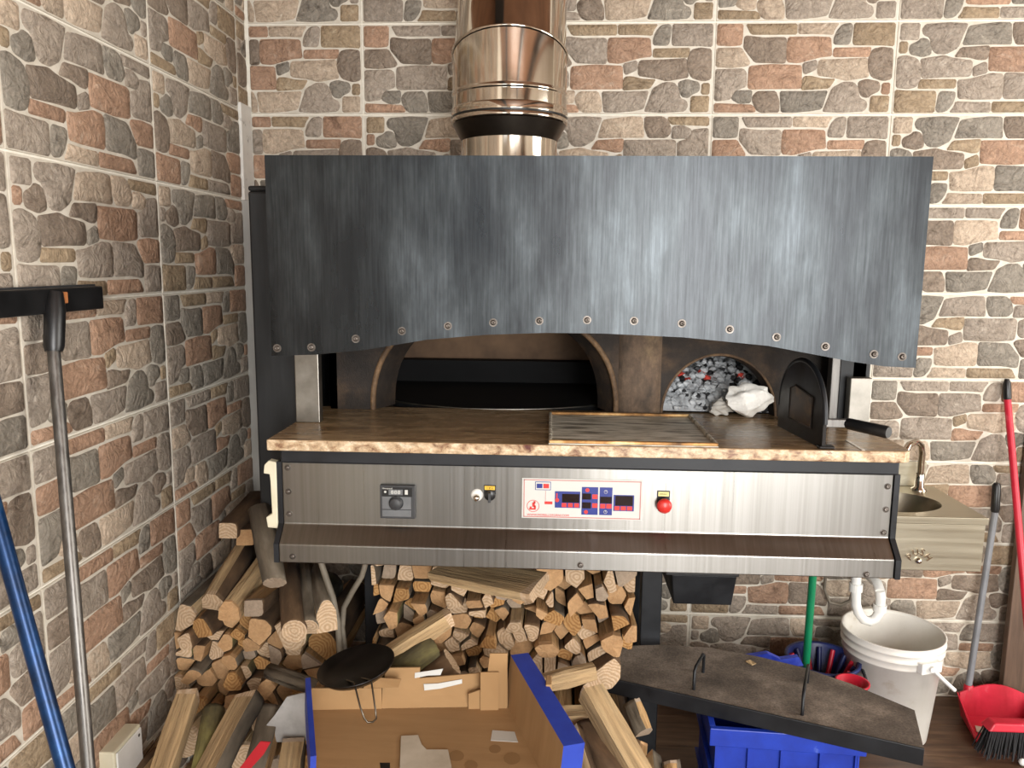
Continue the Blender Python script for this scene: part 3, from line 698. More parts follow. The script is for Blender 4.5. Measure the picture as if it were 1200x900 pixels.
loft(MB(), [base, top]).build('elbow_gore', m_chrome, fl2)

# ------------------------------------------------------------------ things on the sill
bt = thing('baking_tray', 'scorched shallow metal baking tray lying on granite sill', 'tray', (.85, -.91, ZT))
tx0, tx1, ty0, ty1 = .662, 1.042, -1.092, -.735
MB().box((tx0,ty0,ZT+.0003),(tx1,ty1,ZT+.0022)).build('tray_base', m_tray, bt)
for a, c in (((tx0,ty0,ZT+.0005),(tx1,ty0+.008,ZT+.010)),((tx0,ty1-.008,ZT+.0005),(tx1,ty1,ZT+.010)),((tx0,ty0+.008,ZT+.0005),(tx0+.008,ty1-.008,ZT+.010)),((tx1-.008,ty0+.008,ZT+.0005),(tx1,ty1-.008,ZT+.010))):
    MB().box(a, c).build('tray_rim', m_trayrim if a[1] in (ty0,) or c[1] == ty1 else m_tray, bt, bevel=.003)
# arched fire door standing on the sill
A, Bp = atZ(911, 499, ZT), atZ(966, 528, ZT); Bp.y = max(Bp.y, -1.085)
fd = thing('oven_door', 'black arched iron fire door with side handle standing on granite sill', 'oven door', (A+Bp)/2)
dv = (Bp-A); wd = dv.length; dv.normalize(); nv = Vector((dv.y, -dv.x, 0))     # nv points to +X side or -X
if nv.x > 0: nv = -nv
hd = .183
prf = [(0,.0)]+[(wd/2-wd/2*math.cos(math.pi*k/24), .055+(hd-.055)*math.sin(math.pi*k/24)**.9) for k in range(25)]+[(wd,0)]
P3 = lambda s, h, d: A+dv*s+Vector((0,0,h))+nv*d
MB().prism([P3(s,h,0) for s, h in prf], None, -nv*.008).build('door_plate', m_pan, fd)
inn = [(.07,.035),(wd-.06,.035),(wd-.06,.105),(.10,.12),(.07,.11)]
MB().tube([P3(s,h,.001) for s, h in inn+inn[:1]], .0025, 6).build('panel_bead', m_soot, fd)
MB().prism([P3(s,h,.0005) for s, h in inn], None, nv*.001).build('worn_panel', M('worn_iron', [(.3,'#1d1813'),(.5,'#443424'),(.68,'#86643b')], 9, rough=.45, metal=.4, detail=7), fd)
MB().tube([P3(s,h,-.004) for s, h in prf[1:-1]], .006, 8).build('door_rim', m_black, fd)
hb = P3(wd*.62,.041,-.008); h1 = hb-nv*.10
MB().box((hb.x,hb.y-.012,hb.z-.010),(h1.x,hb.y+.004,hb.z+.010)).build('handle_bar', m_polesteel, fd, bevel=.002)
g0 = Vector((h1.x-.012, hb.y-.004, hb.z)); g1 = g0+Vector((.062,-.085,-.003))
MB().tube([g0, g0+(g1-g0)*.06, g0+(g1-g0)*.95, g1], [.011,.0135,.0145,.0125], 16).build('grip', m_blackp, fd)
MB().box((Bp.x-.006,Bp.y-.004,ZT),(Bp.x+.028,Bp.y+.02,ZT+.006)).build('foot', m_pan, fd, bevel=.002)
# ash and embers heaped in the fire chamber
rng = random.Random(3); b = MB(); nx, ny = 26, 22
fx0, fx1, fy0, fy1 = xf0+.004, xf1+.014, FY+.035, -.19
grid = []
def heap(u, v): return ZT+.004+.20*(min(1, v*1.5))**.75*(1-.25*(2*u-1)**2)+rng.uniform(-.012,.012)*min(1,v*6)
for j in range(ny+1):
    for i in range(nx+1):
        u, v = i/nx, j/ny; grid.append((fx0+(fx1-fx0)*u, fy0+(fy1-fy0)*v, heap(u, v)))
b.add(grid, [(j*(nx+1)+i, j*(nx+1)+i+1, (j+1)*(nx+1)+i+1, (j+1)*(nx+1)+i) for j in range(ny) for i in range(nx)])
IC = [(0,0,1),(.89,0,.45),(.28,.85,.45),(-.72,.53,.45),(-.72,-.53,.45),(.28,-.85,.45),(.72,.53,-.45),(-.28,.85,-.45),(-.89,0,-.45),(-.28,-.85,-.45),(.72,-.53,-.45),(0,0,-1)]
IF = [(0,1,2),(0,2,3),(0,3,4),(0,4,5),(0,5,1),(1,6,2),(2,7,3),(3,8,4),(4,9,5),(5,10,1),(6,7,2),(7,8,3),(8,9,4),(9,10,5),(10,6,1),(11,7,6),(11,8,7),(11,9,8),(11,10,9),(11,6,10)]
def lump(b, c, r):
    b.add([(c[0]+x*r*rng.uniform(.7,1.3), c[1]+y*r*rng.uniform(.7,1.3), c[2]+z*r*rng.uniform(.6,1.1)) for x, y, z in IC], IF)
for k in range(620):
    u, v = rng.uniform(.05,.95), rng.uniform(.02,.85)**1.3
    b.mat = rng.choice([0,0,0,0,1]); r = rng.uniform(.005,.014)
    x, y = fx0+(fx1-fx0)*u, fy0+(fy1-fy0)*v
    lump(b, (x, y, heap(u, v)+r*.2), r)
for px, py in ((822,437),(828,444),(805,446),(866,441),(797,441)):
    best = None
    for k in range(60):
        v = k/60; Y = fy0+(fy1-fy0)*v; p = atY(px, py, Y); u = (p.x-fx0)/(fx1-fx0)
        z = ZT+.004+.20*(min(1, v*1.5))**.75*(1-.25*(2*u-1)**2)
        if z >= p.z: best = p; break
    if best: b.mat = 2; lump(b, best+Vector((0,-.004,.004)), .012); lump(b, best+Vector((.009,-.002,-.004)), .007)
tag(b.build('ash_and_embers', [m_ash, m_coal, m_ember]), 'heap of grey ash and glowing red embers inside arched fire mouth', 'embers', kind='stuff')
def crumple(name, label, cat, c, r, mat, seed):
    rg = random.Random(seed); bm = bmesh.new(); bmesh.ops.create_icosphere(bm, subdivisions=4, radius=1)
    ph = [(Vector((rg.uniform(-1,1),rg.uniform(-1,1),rg.uniform(-1,1))).normalized(), rg.uniform(.6,1.0)) for _ in range(22)]
    for v in bm.verts:
        p = v.co.copy(); k = 1.0
        for nrm, d in ph:
            if p.dot(nrm) > d: p -= nrm*(p.dot(nrm)-d)
        fold = 1+.10*math.sin(7*p.x+3*math.sin(4*p.z+seed))+.07*math.sin(9*p.z+5*p.y+seed*2)
        v.co = Vector((p.x*r[0]*fold, p.y*r[1]*fold, p.z*r[2]*fold))
    zm = min(v.co.z for v in bm.verts)
    me = bpy.data.meshes.new(name); bm.to_mesh(me); bm.free(); me.materials.append(mat)
    o = bpy.data.objects.new(name, me); COL.objects.link(o); o.location = (c[0], c[1], c[2]-zm)
    return tag(o, label, cat)
p = atZ(879, 492, ZT); crumple('paper_towel', 'bunched white paper towel lying before the ash heap', 'paper towel', (p.x, p.y+.02, ZT), (.068,.038,.050), m_cloth, 4)
p = atZ(848, 488, ZT); crumple('crumpled_paper', 'small grey crumpled paper scrap beside the white paper towel', 'paper', (p.x-.005, p.y+.015, ZT), (.034,.022,.026), M('dirty_paper', [(.3,'#a8a49c'),(.7,'#c6c2ba')], 14, rough=.9), 9)
p0, p1 = atZ(990, 516, ZT), atZ(1014, 528, ZT)
tag(MB().box((p0.x,p1.y,ZT+.0002),(p1.x,p0.y,ZT+.0012)).build('pale_rectangle', M('pale_beige', [(.3,'#c9bfae'),(.7,'#ddd6c9')], 20, rough=.25)), 'small pale flat rectangle by the fire door handle', 'plastic slip')  # thin rectangle, paler than the granite sill it covers
# ------------------------------------------------------------------ firewood
rngw = random.Random(11)
V2 = lambda x, y: Vector((x, y))
def log_mesh(poly, length, rg, bark_all=False, moss=False, pale=None, wob=.004, taper=1.0, nobark=False):
    """poly: section around its own centre. Mesh runs along +Y from the cut end at 0; slots: end grain, split faces, bark"""
    n0 = len(poly); ph = rg.uniform(0, 2*math.pi)
    phv = V2(math.cos(ph), math.sin(ph)); pts = []; flag = []
    ctr = sum((a*1.0 for a in poly), V2(0, 0))/n0
    for i in range(n0):
        a, c = poly[i], poly[(i+1) % n0]; e = c-a; nn = V2(e.y, -e.x)
        if nn.dot((a+c)/2-ctr) < 0: nn = -nn
        bark = (not nobark) and (bark_all or (nn.normalized().dot(phv) > .15 if nn.length > 1e-6 else False))
        k = 4 if bark else 2
        for j in range(k): pts.append(a+e*(j/k)); flag.append(bark)
    # soften corners between bark faces
    q = []
    for i, p in enumerate(pts):
        f = flag[i] and flag[i-1]; m = (pts[i-1]+pts[(i+1) % len(pts)])/2
        q.append(p+(m-p)*(.55 if f else .10))
    pts = q; n = len(pts)
    R = max((p-ctr).length for p in pts)
    pith = ctr-phv*R*rg.uniform(.1, .9) if not bark_all else ctr+V2(rg.uniform(-.1,.1), rg.uniform(-.1,.1))*R
    ys = [0, .012, length*.5, length]
    vs = []; fs = []; mi = []
    sk = rg.uniform(-.25, .25); sk2 = rg.uniform(-.25, .25)
    for ri, y in enumerate(ys):
        s = (1 if ri == 1 else .97 if ri == 0 else 1-(1-taper)*y/length)
        for p in pts:
            j = (rg.uniform(-wob, wob), rg.uniform(-wob, wob)) if ri == 2 else (0, 0)
            d = p-ctr; yy = y+(d.x*sk+d.y*sk2+rg.uniform(-.0012,.0012) if ri == 0 else 0)
            vs.append((ctr.x+d.x*s+j[0]-pith.x, yy, ctr.y+d.y*s+j[1]-pith.y))
    for ri in range(3):
        for k in range(n):
            k2 = (k+1) % n; fs.append((ri*n+k, ri*n+k2, (ri+1)*n+k2, (ri+1)*n+k)); mi.append((2 if flag[k] else 1) if ri else (2 if flag[k] else 0))
    for base, y in ((0, -.001), (3*n, length)):
        ci = len(vs); vs.append((ctr.x-pith.x, y, ctr.y-pith.y))
        for k in range(n): fs.append((base+k, base+(k+1) % n, ci)); mi.append(0)
    me = bpy.data.meshes.new('firewood_log'); me.from_pydata(vs, [], fs)
    e = rg.choice([0,0,0,1,1,2,3]) if pale is None else pale
    for m in (ENDG[e], rg.choice(SPLIT) if pale is None else SPLIT[1 if pale == 1 else 0], BARK[2] if moss else rg.choice(BARK[:2])): me.materials.append(m)
    bm = bmesh.new(); bm.from_mesh(me)
    for f, m in zip(bm.faces, mi): f.material_index = m; f.smooth = (m == 2)
    bmesh.ops.recalc_face_normals(bm, faces=bm.faces); bm.to_mesh(me); bm.free()
    return me, pith
def frame_for(d, roll=0):
    d = Vector(d).normalized(); up = Vector((0, 0, 1)) if abs(d.z) < .95 else Vector((0, 1, 0))
    x = d.cross(up).normalized(); z = x.cross(d)
    m = Matrix((x, d, z)).transposed()
    return m @ Matrix.Rotation(roll, 3, 'Y')
def put_log(me, pos, R3, label, group, cat='log'):
    o = bpy.data.objects.new('firewood_log', me); COL.objects.link(o)
    o.matrix_basis = Matrix.Translation(pos) @ R3.to_4x4()
    return tag(o, label, cat, group)
def stack(seeds, dom, Yp, length, maxr, zone, group, jit, gap=.0022, nvis=999):
    n = len(seeds)
    for i, s in enumerate(seeds):
        cell = [V2(s.x+maxr*math.cos(2*math.pi*(k+.5)/9), s.y+maxr*math.sin(2*math.pi*(k+.5)/9)) for k in range(9)]
        for nrm, d in dom: cell = clip(cell, nrm, d)
        for j, t in enumerate(seeds):
            if i == j: continue
            e = t-s; L = e.length
            if L > 2.2*maxr or L < 1e-5: continue
            nn = e/L; cell = clip(cell, nn, (s+t).dot(nn)/2-gap)
            if len(cell) < 3: break
        if len(cell) < 3 or area2(cell) < 2.5e-4: continue
        rg = random.Random(i*7+int(Yp*-100))
        q = [p-s for p in cell]
        # thin out very short edges, sharpen some cells into wedges
        r = []
        for k, p in enumerate(q):
            if (p-q[k-1]).length > .008: r.append(p)
        if len(r) > 4 and rg.random() < .45:
            k = min(range(len(r)), key=lambda k: (r[k]-r[k-1]).length); r.pop(k)
        if len(r) < 3: continue
        e = rg.choice([0,0,0,1,1,2,3]); mossy = rg.random() < .08
        me, pith = log_mesh(r, length*rg.uniform(.9, 1.1), rg, pale=e, moss=mossy)
        shp = 'three-sided' if len(r) == 3 else 'four-sided' if len(r) == 4 else 'five-sided' if len(r) == 5 else 'rounded'
        sz_ = area2(r); size = 'slim' if sz_ < .0024 else 'stout' if sz_ > .0042 else 'middling'
        label = '%s %s log with %s cut end %s' % (size, shp, ('tan', 'pale', 'greyish', 'amber')[e], zone(s)) if i < nvis else 'split log at the foot of the pile, %s' % zone(s)
        y = Yp+rg.uniform(-jit, jit)
        put_log(me, (s.x+pith.x, y, s.y+pith.y), Matrix.Rotation(rg.uniform(-.02,.02), 3, 'Z') @ Matrix.Rotation(rg.uniform(-.02,.02), 3, 'X'), label, group)
def seeds_px(txt, sc, ox, oy, Y):
    out = []
    for q in txt.split():
        x, y = map(float, q.split(',')); p = atY(ox+x/sc, oy+y/sc, Y); out.append(V2(p.x, p.z))
    return out
def fill(seeds, x0, x1, z0, z1, step, rg):
    """more logs out of sight at the foot of the stack that carry the ones above"""
    z = z0
    row = 0
    while z < z1:
        x = x0+(step/2 if row % 2 else 0)
        while x < x1:
            p = V2(x+rg.uniform(-.012,.012), z+rg.uniform(-.01,.01))
            if all((p-s).length > step*.72 for s in seeds): seeds.append(p)
            x += step
        z += step*.9; row += 1
YC = -.76
C3 = "150,215 310,185 430,255 545,280 675,245 325,270 240,315 810,300 975,190 1070,235 920,285 200,350 355,360 255,405 180,420 495,445 630,375 680,330 575,450 680,430 770,420 950,370 1080,315 1090,375 195,545 280,495 405,475 325,590 440,560 230,640 430,630 540,540 690,490 820,560 975,490 1070,540 1080,430 1180,470 970,585 1010,630 895,650 1050,690 1160,590 930,740 1180,670 1160,290 1070,790 1130,760 990,830 1150,840 430,180 545,190 670,170 820,190 560,640 700,620 600,740 720,730 820,690"
C4 = "500,145 660,140 780,130 880,165 960,150 740,205 810,200 585,245 545,310 635,295 430,290 480,310 150,250 280,270 125,330 235,355 345,345 425,350 90,440 370,415 490,410 245,450 160,400 365,480 470,500 260,510 640,490 790,345 750,380 755,465 840,450 935,430 940,290 1055,350 1035,500 900,550 860,530 1045,575 725,560 750,640 635,620 480,600 560,550 85,560 180,540 600,680 670,710 785,690 395,730 480,730 325,675 140,620 575,740 830,750 50,620 60,720 1040,240"
sd = seeds_px(C3, 6, 380, 650, YC)
for s in seeds_px(C4, 5.714, 560, 650, YC):
    if all((s-t).length > .022 for t in sd): sd.append(s)
ztopc = .80
sd = [s for s in sd if s.y < ztopc]
x = .21
while x < .90: sd.append(V2(x+rngw.uniform(-.01,.01), .825)); x += .07
nv = len(sd)
fill(sd, .22, .88, .05, .60, .105, rngw)
dom = [(V2(-1,0), -.175), (V2(1,0), .910), (V2(0,-1), -.002), (V2(0,1), .855)]
def zone_c(s):
    x, y = proj((s.x, YC, s.y))
    if y > 800: return 'low in the stack under the oven'
    if x > 705: return 'beside the black stand leg'
    if y < 690: return 'just beneath the steel fascia'
    if x < 470: return 'behind the black pan'
    if x < 560: return 'around the sloping sawn stick'
    if y > 745: return 'just above the cardboard box edge'
    return 'in the middle of the stack under the oven'
stack(sd, dom, YC, .36, .054, zone_c, 'firewood stacked under the oven', .05, nvis=nv)
YL = -.76
L1 = "255,355 415,400 520,360 600,430 635,370 735,385 690,435 825,465 915,400 245,465 310,435 290,530 355,525 285,590 430,545 510,490 590,500 550,580 640,560 720,540 800,540 895,530 905,600 480,640 575,680 700,700 345,635 270,715 390,690 320,780 500,770 590,780 835,770 770,720 770,800 1020,670 1045,540 690,620 640,640 430,440 1000,600 960,740 400,800 460,840 560,850 660,850 740,870"
sd = seeds_px(L1, 5, 160, 660, YL)
nv = len(sd)
fill(sd, -.36, .08, .05, .34, .105, rngw)
dom = [(V2(-1,0), .400), (V2(1,0), .105), (V2(0,-1), -.002)]
def zone_l(s):
    x, y = proj((s.x, YL, s.y))
    if y > 830: return 'low in the heap behind the leaning logs'
    if x < 235: return 'in the heap against the side wall'
    if x > 335: return 'below the slanting bark logs'
    if y < 750: return 'in the heap under the long topmost logs'
    return 'in the heap above the leaning bright logs'
stack(sd, dom, YL, .40, .054, zone_l, 'firewood heaped by the side wall', .05, nvis=nv)

# single logs that lie across or lean on the stacks
def section(kind, w, h, rg):
    if kind == 'round': return [V2(w/2*math.cos(2*math.pi*k/10), h/2*math.sin(2*math.pi*k/10)) for k in range(10)]
    if kind == 'half': return [V2(-w/2, -h/2), V2(w/2, -h/2), V2(w*.42, h*.15), V2(w*.15, h/2), V2(-w*.2, h/2), V2(-w*.46, h*.1)]
    if kind == 'wedge': return [V2(-w/2, -h/2), V2(w/2, -h*.35), V2(w*.1, h/2)]
    return [V2(-w/2, -h/2), V2(w/2, -h*.45), V2(w*.48, h/2), V2(-w*.47, h*.45)]
def log_between(p0, y0, p1, y1, w, h, kind, label, group=None, bark=False, moss=False, pale=None, roll=0, seed=1, nobark=False):
    a = atY(*p0, y0); c = atY(*p1, y1); rg = random.Random(seed)
    me, pith = log_mesh(section(kind, w, h, rg), (c-a).length, rg, bark_all=bark, moss=moss, pale=pale, nobark=nobark)
    R3 = frame_for(c-a, roll); off = R3 @ Vector((pith.x, 0, pith.y))
    return put_log(me, a+off, R3, label, group)
G = 'loose logs on the side heap'
log_between((250,706), -.83, (291,637), -.52, .075, .06, 'half', 'long split log with flat bright face on top of the side wall heap', seed=2)
log_between((268,716), -.84, (312,655), -.58, .06, .055, 'half', 'split log with torn splintered end lying atop the side wall heap', seed=5)
log_between((297,713), -.85, (330,685), -.62, .055, .05, 'plank', 'short square-edged split log under the reddish bark log', seed=6)
log_between((322,683), -.93, (304,596), -.80, .062, .062, 'round', 'reddish bark-covered log standing on end beside the ivory handle', bark=True, pale=2, seed=7)
log_between((267,622), -.62, (303,583), -.30, .06, .05, 'plank', 'split log at the very top of the heap touching the corner strip', seed=8)
log_between((287,630), -.60, (318,603), -.30, .055, .05, 'plank', 'short split log beside the topmost log by the corner strip', seed=9)
log_between((345,740), -.93, (339,662), -.66, .068, .068, 'round', 'grey bark log slanting up under the fascia corner', bark=True, pale=1, seed=10)
log_between((363,735), -.90, (358,664), -.66, .055, .06, 'half', 'brown bark log tucked next to the grey slanting bark log', bark=True, seed=12)
log_between((383,722), -.88, (374,675), -.70, .06, .09, 'half', 'pale twisted split log next to the brown bark logs', pale=1, seed=13)
log_between((372,806), -.92, (315,786), -.86, .045, .042, 'round', 'thin bark branch lying crosswise above the grey sheet', bark=True, seed=14)
log_between((221,815), -.90, (188,915), -1.12, .056, .05, 'plank', 'bright splintery split log leaning beside the side wall', pale=1, seed=15, nobark=True)
log_between((251,832), -.92, (236,915), -1.10, .060, .06, 'round', 'dark mossy round log leaning between two bright split logs', bark=True, moss=True, seed=16)
log_between((293,818), -.93, (240,920), -1.14, .068, .05, 'plank', 'wide bright straight-grained split log leaning against heap', pale=1, seed=17, roll=.3)
log_between((318,832), -.92, (296,915), -1.10, .06, .05, 'plank', 'brown split log leaning beside the grey sheet', pale=0, seed=18)
log_between((345,872), -1.00, (338,925), -1.12, .06, .05, 'plank', 'short split log upright below the grey sheet', seed=19)
log_between((206,852), -.86, (168,905), -1.05, .055, .014, 'plank', 'thin curled slab of bark lying along the side wall', seed=20)
log_between((185,885), -.98, (160,915), -1.08, .055, .05, 'half', 'small split log low by the side wall under bark slab', seed=21)
log_between((632,688), -1.03, (520,665), -.86, .026, .13, 'plank', 'wide pale sawn board lying flat under the fascia', pale=1, seed=22, nobark=True, roll=1.45)
log_between((528,722), -.86, (455,768), -.90, .045, .04, 'plank', 'sawn square stick sloping down towards the black pan', pale=1, seed=23, nobark=True)
log_between((506,757), -.88, (438,806), -.95, .075, .07, 'round', 'moss-covered round log lying behind the cardboard box', bark=True, moss=True, seed=24)
log_between((530,775), -.86, (470,815), -.92, .095, .075, 'round', 'thick dark bark log below the mossy log', bark=True, seed=25)
log_between((628,802), -.92, (697,786), -.88, .035, .04, 'plank', 'pale sawn stick lying level beside the iron plate', pale=1, seed=26, nobark=True)
log_between((690,806), -.88, (752,915), -1.08, .065, .055, 'plank', 'long pale split log leaning below the iron plate corner', pale=1, seed=27)
log_between((685,852), -.92, (728,915), -1.08, .06, .05, 'plank', 'rough brown split log leaning beside the long pale one', seed=28)
log_between((677,852), -.96, (700,925), -1.10, .05, .035, 'wedge', 'sharp pointed split wedge next to rough brown log', seed=29)
log_between((640,846), -.90, (692,842), -.86, .06, .055, 'plank', 'splintered split log lying crosswise beside the cardboard box', seed=30)
log_between((742,822), -.86, (756,858), -.92, .045, .05, 'half', 'short rounded split log hanging under iron plate corner', pale=2, seed=31)
log_between((748,868), -.86, (742,905), -.92, .05, .05, 'half', 'small split log standing low beside the stand leg', seed=32)
log_between((766,884), -.92, (772,925), -1.0, .06, .05, 'wedge', 'pointed split log tip beyond the stand leg', seed=33)
log_between((787,892), -.94, (790,930), -1.0, .05, .05, 'half', 'greyish split log tip beside the blue crate', pale=2, seed=34)
log_between((655,880), -.93, (692,905), -.98, .075, .07, 'round', 'thick bark log end low beside the cardboard box', bark=True, seed=35)
# ------------------------------------------------------------------ cardboard box and what lies in it
ZB = .50
bl, br = atZ(363, 832, ZB), atZ(595, 828, ZB); frp = atZ(634, 905, ZB); flp = atZ(368, 905, ZB)
exl = lambda a, c, k: a+(c-a)*k
kk = .3
while kk < 2.1 and proj(exl(br, frp, kk)+Vector((.05, 0, .125)))[1] < 876: kk += .01
fr_ = exl(br, frp, kk); k2 = (fr_.y-bl.y)/(flp.y-bl.y); fl_ = exl(bl, flp, k2)
bxo = thing('cardboard_box', 'open shallow cardboard tray box with blue outside lying on firewood', 'box', (bl+fr_)/2)
T = .004
base = MB().prism([bl, br, fr_, fl_], None, (0,0,-T)).build('box_bottom', m_card, bxo)
def wall_between(a, c, h, lean, th, name, mats, inside=1):
    d = (c-a).normalized(); nrm = Vector((d.y,-d.x,0))*inside      # outward
    o = nrm*lean; q = [a, c, c+nrm*th, a+nrm*th]
    m = MB(); t = [p+Vector((0,0,h))+o for p in q]
    m.mat = 0; m.add([q[0],q[1],t[1],t[0]], [(0,1,2,3)])
    m.mat = 1; m.add([q[2],q[3],t[3],t[2]], [(0,1,2,3)]); m.add(t, [(0,1,2,3)]); m.add([q[0],q[3],t[3],t[0]], [(0,1,2,3)]); m.add([q[1],q[2],t[2],t[1]], [(0,1,2,3)])
    m.add(q, [(3,2,1,0)])
    return m.build(name, mats, bxo, weld=True)
wr = wall_between(fr_, br+(br-fr_).normalized()*.02, .125, .012, .046, 'side_wall', [m_card, m_cardblue], 1)
wall_between(bl, fl_, .085, -.004, .012, 'side_wall', [m_card, m_cardblue], 1)
d = (br-bl); L = d.length; dn = d.normalized(); out = Vector((-dn.y, dn.x, 0))
def back_panel(s0, s1, h0, h1, lean, name, y=0):
    m = MB(); a, c = bl+dn*(L*s0)+out*y, bl+dn*(L*s1)+out*y
    q = [a, c, c+out*lean+Vector((0,0,h1)), a+out*lean+Vector((0,0,h0))]
    return m.prism(q, None, out*T).build(name, m_card, bxo)
back_panel(0, .36, .052, .050, .008, 'back_wall'); back_panel(.36, 1, .055, .078, .03, 'back_wall', .001)
back_panel(.37, .55, .085, .085, .035, 'torn_flap', .006)
m = MB(); a = bl+dn*(L*.80)-out*.004; h = .05
m.prism([a, br-out*.004-dn*.002, br-out*.004-dn*.002+Vector((0,0,.145)), br-dn*.045-out*.004+Vector((0,0,.145)), br-dn*.055-out*.004+Vector((0,0,.055)), a+Vector((0,0,.04))], None, -out*T).build('corner_flap', m_card, bxo)
m = MB(); a = bl+dn*(L*.86)-out*.012
MB().prism([a, a+dn*.045, a+dn*.045+Vector((0,0,.1)), a+Vector((0,0,.1))], None, -out*.003).build('corner_flap', m_card, bxo)
f0 = bl+dn*(L*.27)+Vector((0,0,.052))+out*.006
MB().prism([f0, f0+dn*.085, f0+dn*.095-out*.0+Vector((0,-.015,.03)), f0+dn*.012+Vector((0,-.012,.035))], None, (0,.003,0)).build('torn_flap', m_card, bxo)
# hand-hole tab in the side wall
mid = fr_+(br-fr_)*.72+Vector((.064,0,.125))
MB().box((-.004,-.022,-.045),(.010,.022,.004)).build('hand_hole_tab', m_card, bxo, bevel=.002).location = mid-bxo.location
# torn white tape marks, label, stains, punched holes
def on_bottom(name, pts, mat, lift=.0008):
    q = [atZ(x, y, ZB)+Vector((0,0,.0002)) for x, y in pts]
    return MB().prism(q, None, (0,0,lift)).build(name, mat, bxo)
on_bottom('white_label', [(577,856),(603,858),(607,870),(575,868)], m_white)
for x, y, r in ((580,878,7),(600,889,10),(535,886,9),(552,897,8)):
    on_bottom('grease_stain', [(x+r*math.cos(t*.5236), y+r*.75*math.sin(t*.5236)) for t in range(12)], m_stain, .0003)
on_bottom('punched_hole', [(445,894),(457,894),(457,901),(446,901)], m_blackp, .0003)
def on_back(name, pts, mat):
    q = []
    for x, y in pts:
        p = atY(x, y, bl.y-.0); k = (p-bl).dot(dn)/L; z = p.z
        p0 = bl+dn*(L*k); hh = .055+.023*max(0, (k-.36)/.64); p = p0+out*(.03*(z-ZB)/hh-.0012)+Vector((0,0,z-ZB)); q.append(p)
    return MB().prism(q, None, -out*.0008).build(name, mat, bxo)
on_back('tape_residue', [(484,803),(518,800),(515,806),(500,806),(484,808)], m_white)
on_back('tape_residue', [(495,814),(512,814),(541,811),(541,815),(515,819),(496,820)], m_white)
q = [atZ(x, y, ZB+.003) for x, y in ((470,863),(490,862),(494,873),(500,879),(525,879),(529,898),(530,915),(468,915))]
tag(MB().prism(q, None, (0,0,.0015)).build('torn_cardboard', m_paper), 'torn grey cardboard scrap lying inside the blue cardboard box', 'cardboard')
# logs that carry the box
for i, k in enumerate((.25, .75)):
    a = bl+(fl_-bl)*.1+dn*L*k; c = bl+(fl_-bl)*.8+dn*L*k
    for j in range(3):
        zz = ZB-T-.085-.165*j; rg = random.Random(60+i*5+j)
        if zz < .08: zz = .083
        me, pith = log_mesh(section('plank', .13, .16, rg), .30, rg)
        R3 = frame_for(Vector((0,-1,0)) if j % 2 == 0 else Vector((0,1,0)))
        p = Vector((a.x, (a.y+c.y)/2+(.15 if j % 2 == 0 else -.15), zz)); put_log(me, p+R3@Vector((pith.x,0,pith.y)), R3, 'thick split log propping up the cardboard box from below', 'logs under the cardboard box')
# grey sheet and red tape by the box
q = [(311,860),(312,850),(322,838),(336,817),(352,813),(361,812),(360,868),(338,870),(312,869)]
pp = [atY(x, y, -.985) for x, y in q]
tag(MB().prism(pp, None, (0,.004,0)).build('plastic_sheet', m_plastbag), 'scuffed grey plastic sheet wedged between firewood and cardboard box', 'plastic sheet')
q = [(305,869),(317,870),(309,884),(290,905),(277,905)]
pp = [atY(x, y, -1.145) for x, y in q]
tag(MB().prism(pp, None, (0,.003,0)).build('tape_strip', m_redtape), 'red plastic tape strip lying across the leaning firewood', 'tape')
p = atY(203, 849, -.93); tag(MB().box((p.x-.012,p.y-.006,p.z-.014),(p.x+.010,p.y+.006,p.z+.012)).build('tape_scrap', m_redtape, bevel=.004), 'small red plastic scrap on bark slab by the side wall', 'tape')

# ------------------------------------------------------------------ round black pan on a wire handle
pc = atY(418, 783, -1.02)
pn = thing('round_pan', 'round black seasoned iron pan with wire loop handle resting by cardboard box', 'pan', pc)
nrm = Vector((-.17, -.06, .98)).normalized(); xx = Vector((1,0,0)); xx = (xx-nrm*xx.dot(nrm)).normalized(); yy = nrm.cross(xx)
X3 = Matrix((xx, yy, nrm)).transposed() @ Matrix.Scale(1.0, 3)
R = .0945
MB().lathe([(.0001,-.004),(R*.86,-.004),(R,.010),(R+.002,.010),(R+.001,.006),(R*.88,-.0075),(.0001,-.0075)], pc, 48, xf=X3).build('pan_body', m_pan, pn)
w0, w1 = atY(415, 800, -1.09), atY(435, 797, -1.09)
lp = [w0, atY(422,828,-1.16), atY(427,842,-1.16), atY(431,846.5,-1.16), atY(437,846,-1.16), atY(441,842,-1.16), atY(440,832,-1.16), w1]
MB().tube(lp, .0022, 8).build('wire_handle', m_wire, pn)
MB().tube([pc+X3@Vector((-R*.3,-R*.3,-.009)), w0], .0022, 8).tube([pc+X3@Vector((R*.1,-R*.3,-.009)), w1], .0022, 8).build('wire_stay', m_wire, pn)

